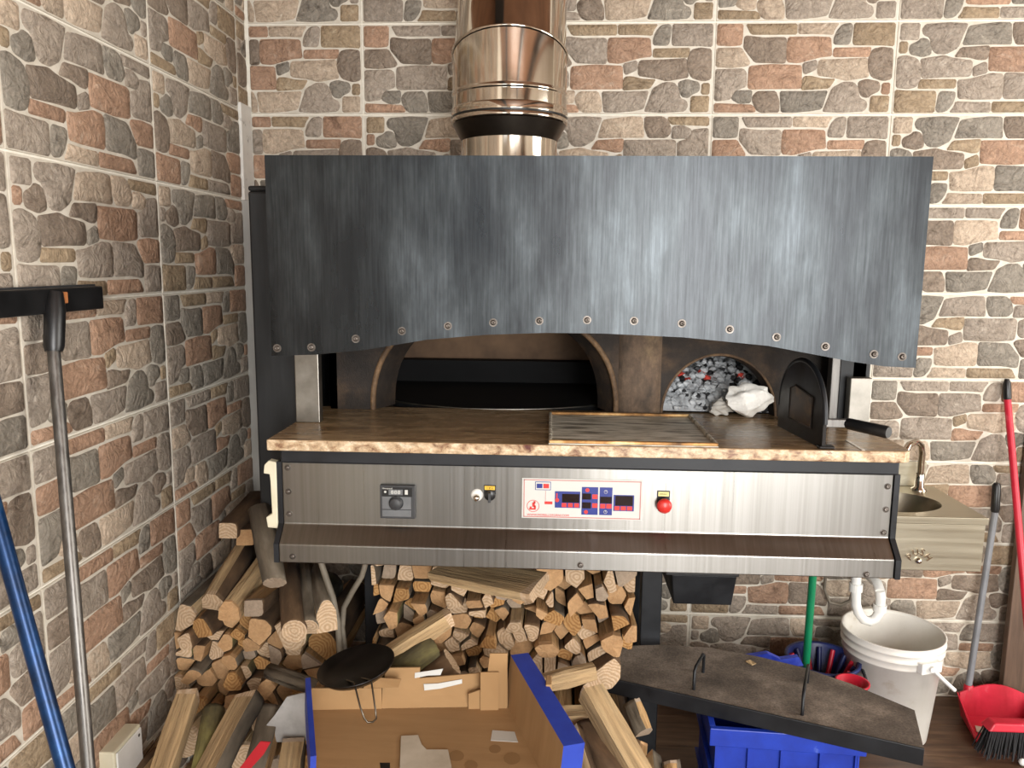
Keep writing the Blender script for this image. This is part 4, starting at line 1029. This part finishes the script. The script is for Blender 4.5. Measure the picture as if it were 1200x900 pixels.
# ------------------------------------------------------------------ iron mouth door lying on the crate
ZD = .42
dr_ = thing('mouth_door', 'flat dusty black iron oven mouth door with two handles lying on blue crate', 'oven door', (1.2, -.75, ZD))
A = atZ(692, 790, ZD); Bq = atZ(1083, 878, ZD); u = (Bq-A); Lw = u.length; u.normalize(); n = Vector((-u.y, u.x, 0))
prf = [(0,0),(Lw,0),(Lw-.012,.185),(Lw*.80,.262),(Lw*.64,.303),(Lw*.5,.315),(Lw*.33,.310),(Lw*.16,.262),(.012,.193)]
P = lambda s, t, z=0: A+u*s+n*t+Vector((0,0,z))
MB().prism([P(s,t,-.005) for s, t in prf], None, (0,0,.005)).build('door_plate', m_doorplate, dr_, bevel=.001)
MB().prism([P(0,-.006,-.042),P(Lw,-.006,-.042),P(Lw,0,-.042),P(0,0,-.042)], None, (0,0,.046)).build('front_flange', m_black, dr_, bevel=.002)
for (f0, f1, tp) in (((813,808),(824,788),(818,768)), ((940,838),(946,800),(943,788))):
    a, c = atZ(*f0, ZD), atZ(*f1, ZD); hh = .062
    MB().tube([a, a+Vector((0,0,hh-.008)), a+(c-a)*.12+Vector((0,0,hh)), a+(c-a)*.88+Vector((0,0,hh)), c+Vector((0,0,hh-.008)), c], .0045, 8).build('handle', m_black, dr_)
tag(MB().box((-.009,-.012,0),(.009,.012,.003), Matrix.Rotation(.6,3,'Z')).build('wood_chip', SPLIT[1]), 'small pale wood chip on the dusty iron door', 'wood chip').location = atZ(880, 777, ZD)+Vector((0,0,.0003))

# ------------------------------------------------------------------ blue crate
ca = Vector((1.12, -.86, 0)); cu = Vector((math.cos(-.06), math.sin(-.06), 0)); cn = Vector((-cu.y, cu.x, 0)); CL, CW, CH = .37, .28, .374
cr = thing('plastic_crate', 'blue ribbed plastic crate carrying the flat iron oven door', 'crate', ca+cu*CL/2+cn*CW/2)
def Cq(s, t, z): return ca+cu*s+cn*t+Vector((0,0,z))
def cbox(m, s0, t0, z0, s1, t1, z1): m.hexa([Cq(s0,t0,z0),Cq(s1,t0,z0),Cq(s1,t1,z0),Cq(s0,t1,z0),Cq(s0,t0,z1),Cq(s1,t0,z1),Cq(s1,t1,z1),Cq(s0,t1,z1)]); return m
for a in ((0,0,.01,CL,.006,CH-.02),(0,CW-.006,.01,CL,CW,CH-.02),(0,.006,.01,.006,CW-.006,CH-.02),(CL-.006,.006,.01,CL,CW-.006,CH-.02)):
    cbox(MB(), *a).build('crate_panel', m_crate, cr)
cbox(MB(), 0,0,.001,CL,CW,.01).build('crate_floor', m_crate, cr)
for z in (CH-.135, CH-.25, .05):
    cbox(MB(), -.012,-.012,z,CL+.012,.0,z+.006).build('rib', m_crate, cr); cbox(MB(), -.012,0,z,0,CW,z+.006).build('rib', m_crate, cr)
for s in (0,.085,.17,.27,.36,CL-.006):
    cbox(MB(), s,-.012,.03,s+.006,0,CH-.05).build('rib', m_crate, cr)
m = MB(); cbox(m,-.016,-.016,CH-.05,CL+.016,0,CH); cbox(m,-.016,CW,CH-.05,CL+.016,CW+.016,CH); cbox(m,-.016,0,CH-.05,0,CW,CH); cbox(m,CL,0,CH-.05,CL+.016,CW,CH)
m.build('rim', m_crate, cr, bevel=.002)
# blue sheet corner poking out behind the iron door
q = [(868,771),(900,766),(915,773),(936,770),(942,780),(925,782),(900,776)]
pp = [atY(x, y, -.46) for x, y in q]
tag(MB().prism(pp, None, (0,.02,0)).build('plastic_bag', M('blue_bag', [(.3,'#1f35b5'),(.7,'#4a5fd0')], 30, rough=.35)), 'crumpled bright blue plastic bag behind the iron oven door', 'plastic bag')

# ------------------------------------------------------------------ mop bucket with red wringer and green mop
rc0 = atY(964, 770, -.28); bc = Vector((rc0.x, -.28, 0)); BH = rc0.z+.0
mb = thing('mop_bucket', 'navy mop bucket with slotted wringer standing behind iron door', 'bucket', bc)
MB().lathe([(.0001,.002),(.085,.002),(.112,BH-.01),(.122,BH-.008),(.122,BH),(.112,BH),(.108,BH-.004),(.082,.008),(.0001,.008)], bc, 40).build('bucket_body', m_navy, mb)
for k in range(14):
    a = math.pi*2*k/14
    p = bc+Vector((.100*math.cos(a),.100*math.sin(a),0)); p2 = bc+Vector((.055*math.cos(a),.055*math.sin(a),0))
    MB().tube([p+Vector((0,0,BH-.012)), p2+Vector((0,0,BH-.11))], .0085, 6).build('wringer_slat', m_navy if k % 2 else m_bred, mb)
MB().lathe([(.0001,0),(.06,0),(.06,.006),(.0001,.006)], bc+Vector((0,0,BH-.118)), 24).build('wringer_floor', m_bred, mb)
MB().tube([bc+Vector((-.12,0,BH-.01)), bc+Vector((-.120,-.05,BH-.02)), bc+Vector((-.10,-.10,BH-.03)), bc+Vector((.02,-.128,BH-.035)), bc+Vector((.11,-.10,BH-.03)), bc+Vector((.121,-.03,BH-.02)), bc+Vector((.12,0,BH-.01))], .006, 8).build('bail_handle', m_dkgrey, mb)
mp = thing('mop', 'mop with green pole standing in navy bucket behind oven fascia', 'mop', bc+Vector((-.02,0,BH-.11)))
m0 = atY(944, 785, -.30); m1 = atY(952, 682, -.33)
dd = (m1-m0); low = m0-dd*.25; low.z = max(low.z, BH-.10)
MB().tube([low, m0+dd*3.6], .0125, 14).build('mop_pole', m_green, mp)
MB().lathe([(.0001,0),(.03,0),(.022,.05),(.013,.08),(.0001,.08)], low-Vector((0,0,.01)), 16).build('mop_socket', m_bred, mp)

# ------------------------------------------------------------------ hand sink
sx0, sx1, sy, sz = 1.625, 2.046, -.37, .812
sk = thing('hand_sink', 'wall hung stainless hand sink with knee push plate and faucet', 'sink', ((sx0+sx1)/2, 0, sz-.18))
scx, scy, ra, rb = 1.80, -.205, .175, .125
m = MB(); n = 48
ell = [(scx+ra*math.cos(2*math.pi*k/n), scy+rb*math.sin(2*math.pi*k/n)) for k in range(n)]
# flat deck around the oval
rect = []
for k in range(n):
    a = 2*math.pi*k/n; cxx, cyy = math.cos(a), math.sin(a)
    hx = (sx1-scx if cxx > 0 else scx-sx0); hy = (-.002-scy if cyy > 0 else scy-sy)
    t = min(hx/abs(cxx) if abs(cxx) > 1e-6 else 9, hy/abs(cyy) if abs(cyy) > 1e-6 else 9); rect.append((scx+cxx*t, scy+cyy*t))
# square the corners
for (qx, qy) in ((sx1,sy),(sx0,sy),(sx1,-.002),(sx0,-.002)):
    k = min(range(n), key=lambda k: (rect[k][0]-qx)**2+(rect[k][1]-qy)**2); rect[k] = (qx, qy)
m.add([(x,y,sz) for x, y in rect]+[(x,y,sz) for x, y in ell], [(k,(k+1)%n,n+(k+1)%n,n+k) for k in range(n)])
m.build('sink_deck', m_sink, sk)
m = MB(); rings = []
for f, dz in ((1,0),(.975,-.012),(.93,-.05),(.82,-.10),(.55,-.125),(.12,-.13)):
    rings.append([(scx+ra*f*math.cos(2*math.pi*k/n), scy+rb*f*math.sin(2*math.pi*k/n), sz+dz) for k in range(n)])
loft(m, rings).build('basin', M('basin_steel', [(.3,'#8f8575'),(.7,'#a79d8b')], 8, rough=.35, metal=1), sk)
MB().lathe([(.0001,.004),(.018,.004),(.022,0)], (scx,scy,sz-.131), 20).build('drain', m_chrome, sk)
MB().box((sx0,sy-.002,sz-.024),(sx1+.004,sy+.004,sz-.0005)).build('front_rim', m_sink, sk, bevel=.002)
MB().box((sx0+.004,sy,sz-.178),(sx1-.004,sy+.003,sz-.024)).build('front_apron', m_sink, sk, bevel=.002)
MB().box((sx1-.007,sy+.003,sz-.178),(sx1-.004,-.006,sz-.001)).build('side_apron', m_sink, sk); MB().box((sx0+.004,sy+.003,sz-.178),(sx0+.007,-.006,sz-.001)).build('side_apron', m_sink, sk)
MB().box((sx0,-.012,sz),(sx1-.03,-.003,sz+.09)).build('splash_back', m_sink, sk, bevel=.002)
kp = atY(1076, 656, sy)
MB().lathe([(.0001,.012),(.007,.011),(.010,.006),(.010,0)], kp+Vector((0,0,-.002)), 18, xf=rx).build('push_button', m_chrome, sk)
for ch, (px, py), rz in (('P',(1066,653),.75),('U',(1072.5,647.5),.2),('S',(1080.5,647.5),-.35),('H',(1087,653),-.95)):
    p = atY(px, py, sy-.004); text(ch, .030, p, m_chrome, sk, 'push_letter', rot=(math.pi/2, -rz, 0), depth=.0035, align='CENTER')
fp = atY(1077, 573, -.06); fp.z = sz
MB().lathe([(.026,0),(.026,.006),(.016,.012),(.014,.06)], fp, 24).build('faucet_base', m_chrome, sk)
MB().tube([fp+Vector((0,0,.01)), fp+Vector((0,0,.13)), fp+Vector((-.012,-.012,.165)), fp+Vector((-.04,-.035,.182)), fp+Vector((-.075,-.06,.175)), fp+Vector((-.09,-.072,.155))], .0115, 14).build('faucet_spout', m_chrome, sk)
# white waste trap under the sink
tr = thing('drain_trap', 'white plastic waste trap under the sink above white pail', 'pipe', atY(1005, 690, -.20))
YT = -.21
def pt(x, y, dy=0): p = atY(x, y, YT); p.y += dy; return p
k0 = pt(1002, 668); k0.z = sz-.13
arc = [k0, pt(1003,690), pt(1003,708), pt(1006,718), pt(1012,726), pt(1019,728), pt(1026,725), pt(1031,716), pt(1032,700), pt(1031,692)]
MB().tube(arc, .0165, 16).build('trap_bend', m_pvc, tr)
e = pt(1031, 692)
MB().tube([e, e+Vector((-.002,.02,.018)), e+Vector((-.006,.07,.02)), Vector((e.x-.01,-.005,e.z+.02))], .0165, 16).build('wall_pipe', m_pvc, tr)
for c, h in ((pt(1003,688),.014),(pt(1031,712),.012)): MB().lathe([(.0165,-h),(.022,-h),(.022,h),(.0165,h)], c, 18, smooth=False).build('union_nut', m_pvc, tr)
# valve and flexible hose on the wall
vv = atY(1000, 737, -.03)
va = thing('wall_valve', 'dark aged stop valve on the wall beside the waste trap', 'valve', (vv.x, 0, vv.z))
MB().tube([(vv.x,-.006,vv.z),(vv.x,-.055,vv.z)], .011, 12).build('valve_stub', m_brass, va)
MB().tube([(vv.x-.03,-.05,vv.z+.012),(vv.x+.03,-.05,vv.z-.016)], .013, 12).build('valve_body', m_brass, va)
MB().lathe([(.0001,.014),(.016,.012),(.02,.004),(.014,0),(.0001,0)], (vv.x+.004,-.062,vv.z-.004), 12, xf=rx).build('valve_knob', m_brass, va)
MB().tube([(vv.x-.005,-.03,vv.z-.012),(vv.x-.004,-.03,.012)], .007, 10).build('riser_pipe', m_brass, va)
hz = [atY(x, y, -.04) for x, y in ((968,668),(966,690),(972,706),(985,709),(996,704),(1000,690),(999,672))]
tag(MB().tube(hz, .006, 10).build('flexible_hose', m_hose), 'thin grey flexible hose looping on wall under the oven', 'hose')
hz = [atY(x, y, -.86) for x, y in ((375,655),(383,680),(390,700),(396,730),(398,760),(400,790))]
tag(MB().tube(hz, .0085, 10).build('gas_hose', m_hose), 'grey brown hose hanging straight down beside the pale twisted log', 'hose')
hz = [atY(x, y, -.84) for x, y in ((430,655),(424,675),(412,695),(403,712),(401,735),(404,760))]
tag(MB().tube(hz, .0075, 10).build('gas_hose', m_hose), 'grey brown hose curving across the stacked log ends', 'hose')

# ------------------------------------------------------------------ white pail, tipped a little
pb = Vector((1.845, -.235, 0))
pl = thing('white_pail', 'large dirty white plastic pail with bail handle under the sink', 'pail', pb)
H = .372
MB().lathe([(.0001,.003),(.126,.003),(.131,.008),(.156,H-.075),(.158,H-.075),(.158,H-.07),(.157,H-.052),(.163,H-.05),(.163,H-.045),(.159,H-.042),(.159,H-.026),(.165,H-.024),(.165,H-.018),(.161,H-.014),(.164,H-.002),(.164,H),(.158,H),(.156,H-.01),(.128,.012),(.0001,.012)], pb, 56).build('pail_body', m_pail, pl)
lg = pb+Vector((.055,-.158,H-.055))
MB().box((lg.x-.04,lg.y-.010,lg.z-.018),(lg.x+.04,lg.y+.012,lg.z+.018), Matrix.Rotation(.33,3,'Z')).build('handle_lug', m_pvc, pl, bevel=.003)
MB().tube([lg+Vector((0,-.016,.003)), lg+Vector((.035,-.022,-.03)), lg+Vector((.075,-.018,-.066))], .0065, 8).tube([lg+Vector((0,-.004,.003)), lg+Vector((0,-.024,.003))], .009, 12).build('bail_handle', m_pvc, pl)
# low red basin on the floor behind the iron door
rp = atY(1016, 799, -.46); bc2 = Vector((rp.x-.045, -.46, 0)); h = rp.z
tag(MB().lathe([(.0001,.002),(.032,.002),(.046,h-.006),(.052,h-.004),(.052,h),(.045,h),(.031,.007),(.0001,.007)], bc2, 32).build('red_tub', m_bred), 'red plastic tub between navy mop bucket and white pail', 'tub')

# ------------------------------------------------------------------ dustpan and broom
dp = thing('dustpan', 'red plastic dustpan with grey pole and black grip against stone wall', 'dustpan', (2.19, -.22, 0))
x0, x1, yb, yf = 2.12, 2.41, -.145, -.32
m = MB(); n = 10
fl0 = [(x0+.03,yb,.006),(x1-.03,yb,.006),(x1,yf,.003),(x0,yf,.003)]
MB().prism(fl0, None, (0,0,.004)).build('pan_floor', m_bred, dp)
bk = MB(); tops = []
for k in range(n+1):
    s = k/n; x = x0+.03+(x1-x0-.06)*s; tops.append((x, yb+.022, .085+.035*math.sin(math.pi*s)))
for k in range(n):
    s0, s1 = k/n, (k+1)/n; xa = x0+.03+(x1-x0-.06)*s0; xb = x0+.03+(x1-x0-.06)*s1
    bk.hexa([(xa,yb,.006),(xb,yb,.006),(xb,yb+.005,.006),(xa,yb+.005,.006),tops[k],tops[k+1],(tops[k+1][0],tops[k+1][1]+.005,tops[k+1][2]),(tops[k][0],tops[k][1]+.005,tops[k][2])])
bk.build('pan_back', m_bred, dp, weld=True)
for s in (0, 1):
    xa, xf = (x0+.03, x0) if s == 0 else (x1-.03, x1); o = -.012 if s == 0 else .012; e = .004 if s == 0 else -.004
    MB().hexa([(xa,yb,.006),(xf,yf,.003),(xf+e,yf,.003),(xa+e,yb,.006),(xa+o,yb+.02,.087),(xf+o,yf,.022),(xf+o+e,yf,.022),(xa+o+e,yb+.02,.087)]).build('pan_side', m_bred, dp)
h0 = Vector((2.185, -.108, .10)); h1 = atY(1166, 600, -.035); h2 = atY(1168, 566, -.03)
MB().tube([h0, h1], .0115, 14).build('pan_pole', m_polegrey, dp)
MB().tube([h1, h1+(h2-h1)*.1, h1+(h2-h1)*.9, h2], [.0125,.0145,.0145,.009], 14).build('pole_grip', m_blackp, dp)
MB().lathe([(.0165,0),(.0165,.03),(.012,.035)], h0+Vector((0,-.002,-.025)), 14).build('pole_socket', m_bred, dp)
tag(MB().box((-.03,-.02,0),(.03,.02,.002), Matrix.Rotation(-.35,3,'Z')).build('paper_wrapper', m_paper), 'crumpled silver paper wrapper lying in the red dustpan', 'wrapper').location = (2.185, -.24, .0105)
bs = thing('push_broom', 'red broom with black bristles leaning against stone tiled wall', 'broom', (2.28, -.33, 0))
hx0, hx1, hy, hz0 = 2.10, 2.44, -.375, .105
MB().hexa([(hx0,hy-.028,hz0),(hx1,hy-.028,hz0),(hx1,hy+.028,hz0),(hx0,hy+.028,hz0),(hx0+.02,hy-.02,hz0+.026),(hx1-.02,hy-.02,hz0+.026),(hx1-.02,hy+.02,hz0+.026),(hx0+.02,hy+.02,hz0+.026)]).build('broom_head', m_bred, bs, bevel=.005)
m = MB(); rg = random.Random(5)
for i in range(56):
    for j in range(5):
        x = hx0+.012+(hx1-hx0-.024)*i/55; y = hy-.02+.04*j/4
        sp = ((i/55)-.5)*.05; l = Vector((x+sp+rg.uniform(-.006,.006), y+(j-2)*.008+rg.uniform(-.005,.005), .012+rg.uniform(0,.012)))
        m.tube([(x,y,hz0+.002), l], [.0032,.0026], 4, caps=True)
tag(m.build('bristles', m_brist, bs), kind='stuff')
b0 = Vector((2.262, hy, hz0+.024)); b1 = atY(1180.5, 468, -.03); b2 = atY(1180, 444, -.022)
MB().tube([b0, b1], .0115, 14).build('broom_pole', m_bred, bs)
MB().tube([b1, b1+(b2-b1)*.1, b1+(b2-b1)*.8, b2], [.012,.0135,.0125,.007], 14).build('pole_cap', m_blackp, bs)
MB().lathe([(.019,0),(.018,.03),(.013,.045)], b0+Vector((0,0,-.002)), 14).build('pole_socket', m_bred, bs)
# brown board leaning in the corner by the broom
t0, t1 = atY(1200, 535, -.02), atY(1174, 800, -.09)
bdx = MB().hexa([(t1.x,-.098,0),(t1.x+.35,-.098,0),(t1.x+.35,-.070,0),(t1.x,-.070,0),(t0.x,-.04,1.02),(t0.x+.35,-.04,1.02),(t0.x+.35,-.012,1.02),(t0.x,-.012,1.02)]).build('wooden_board', m_board, bevel=.003)
tag(bdx, 'brown wooden board leaning against stone wall behind the broom', 'board')
c = atZ(1198, 893, .012); tag(MB().lathe([(.0001,-.012),(.008,-.009),(.012,0),(.008,.009),(.0001,.012)], c, 16).build('white_ball', m_pvc), 'small white plastic ball lying on wooden floor before broom', 'ball')

# ------------------------------------------------------------------ tools against the left wall
sq = thing('floor_squeegee', 'floor squeegee with black rubber head upright against stone side wall', 'squeegee', (-.3, -1.3, 0))
hT = atX(57, 352, -.378); 
a0, a1 = atX(-40, 352, -.375), atX(118, 348, -.375)
m = MB(); hd = Vector((0,1,0)); zc = (a0.z+a1.z)/2
MB().box((-.400,a0.y,zc-.032),(-.368,a1.y,zc+.020)).build('squeegee_head', m_blackp, sq, bevel=.003)
MB().box((-.394,a0.y,zc+.020),(-.386,a1.y,zc+.024)).build('rubber_blade', m_dkgrey, sq)
g1 = atX(63, 412, -.355); e1 = atX(104, 905, -.20); ext = (e1-g1); bot = g1+ext*((0.0-g1.z)/ext.z)
gt = Vector((-.362, hT.y, zc+.012))
MB().tube([gt, gt+(g1-gt)*.3, gt+(g1-gt)*.9, g1], [.0145,.0205,.0200,.0165], 16).build('grip', m_blackp, sq)
MB().tube([g1, bot], .0125, 16).build('squeegee_pole', m_polesteel, sq)
MB().box((gt.x-.006,gt.y+.012,zc-.012),(gt.x+.008,gt.y+.030,zc+.012)).build('rust_clip', M('rust', '#a8693a', rough=.8), sq, bevel=.002)
bp_ = atX(0, 622, -.28); b2 = atX(78, 905, -.14); dv = (b2-bp_); bt_ = bp_+dv*((0-bp_.z)/dv.z); tp = bp_-dv*((1.42-bp_.z)/-dv.z) if dv.z else bp_
k = (tp.x-(XL+.02))
tp = bp_ - dv*min(abs((1.45-bp_.z)/dv.z), (bp_.x-(XL+.06))/dv.x if dv.x > 0 else 9)
MBp = MB().tube([bt_, tp], .0145, 18)
po = thing('blue_pole', 'scuffed blue metal pole leaning against stone side wall beside squeegee', 'pole', bt_)
MBp.build('pole_shaft', m_bluepole, po)
MB().tube([tp, tp+(tp-bt_).normalized()*.02], [.0175,.015], 16).build('pole_cap', m_blackp, po)
MB().tube([bt_+(tp-bt_)*.0, bt_+(tp-bt_)*.12], .0175, 16).build('pole_sleeve', m_blackp, po)
e0, e1_ = atX(103, 905, XL), atX(146, 868, XL)
eb = thing('junction_box', 'white plastic electrical box on stone side wall behind poles', 'electrical box', (XL, (e0.y+e1_.y)/2, .30))
yb0, yb1, zb0, zb1 = e1_.y-.125, e1_.y, .27, atX(120, 873, XL).z
MB().box((XL+.004,yb0,zb0),(XL+.045,yb1,zb1)).build('box_body', m_ivory, eb, bevel=.004)
MB().box((XL+.045,yb0+.006,zb0+.006),(XL+.050,yb1-.006,zb1-.006)).build('box_cover', m_pvc, eb, bevel=.002)
MB().disc((XL+.050,yb1-.02,zb1-.02), .004, (1,0,0), .001, 10).build('screw', m_screw, eb)
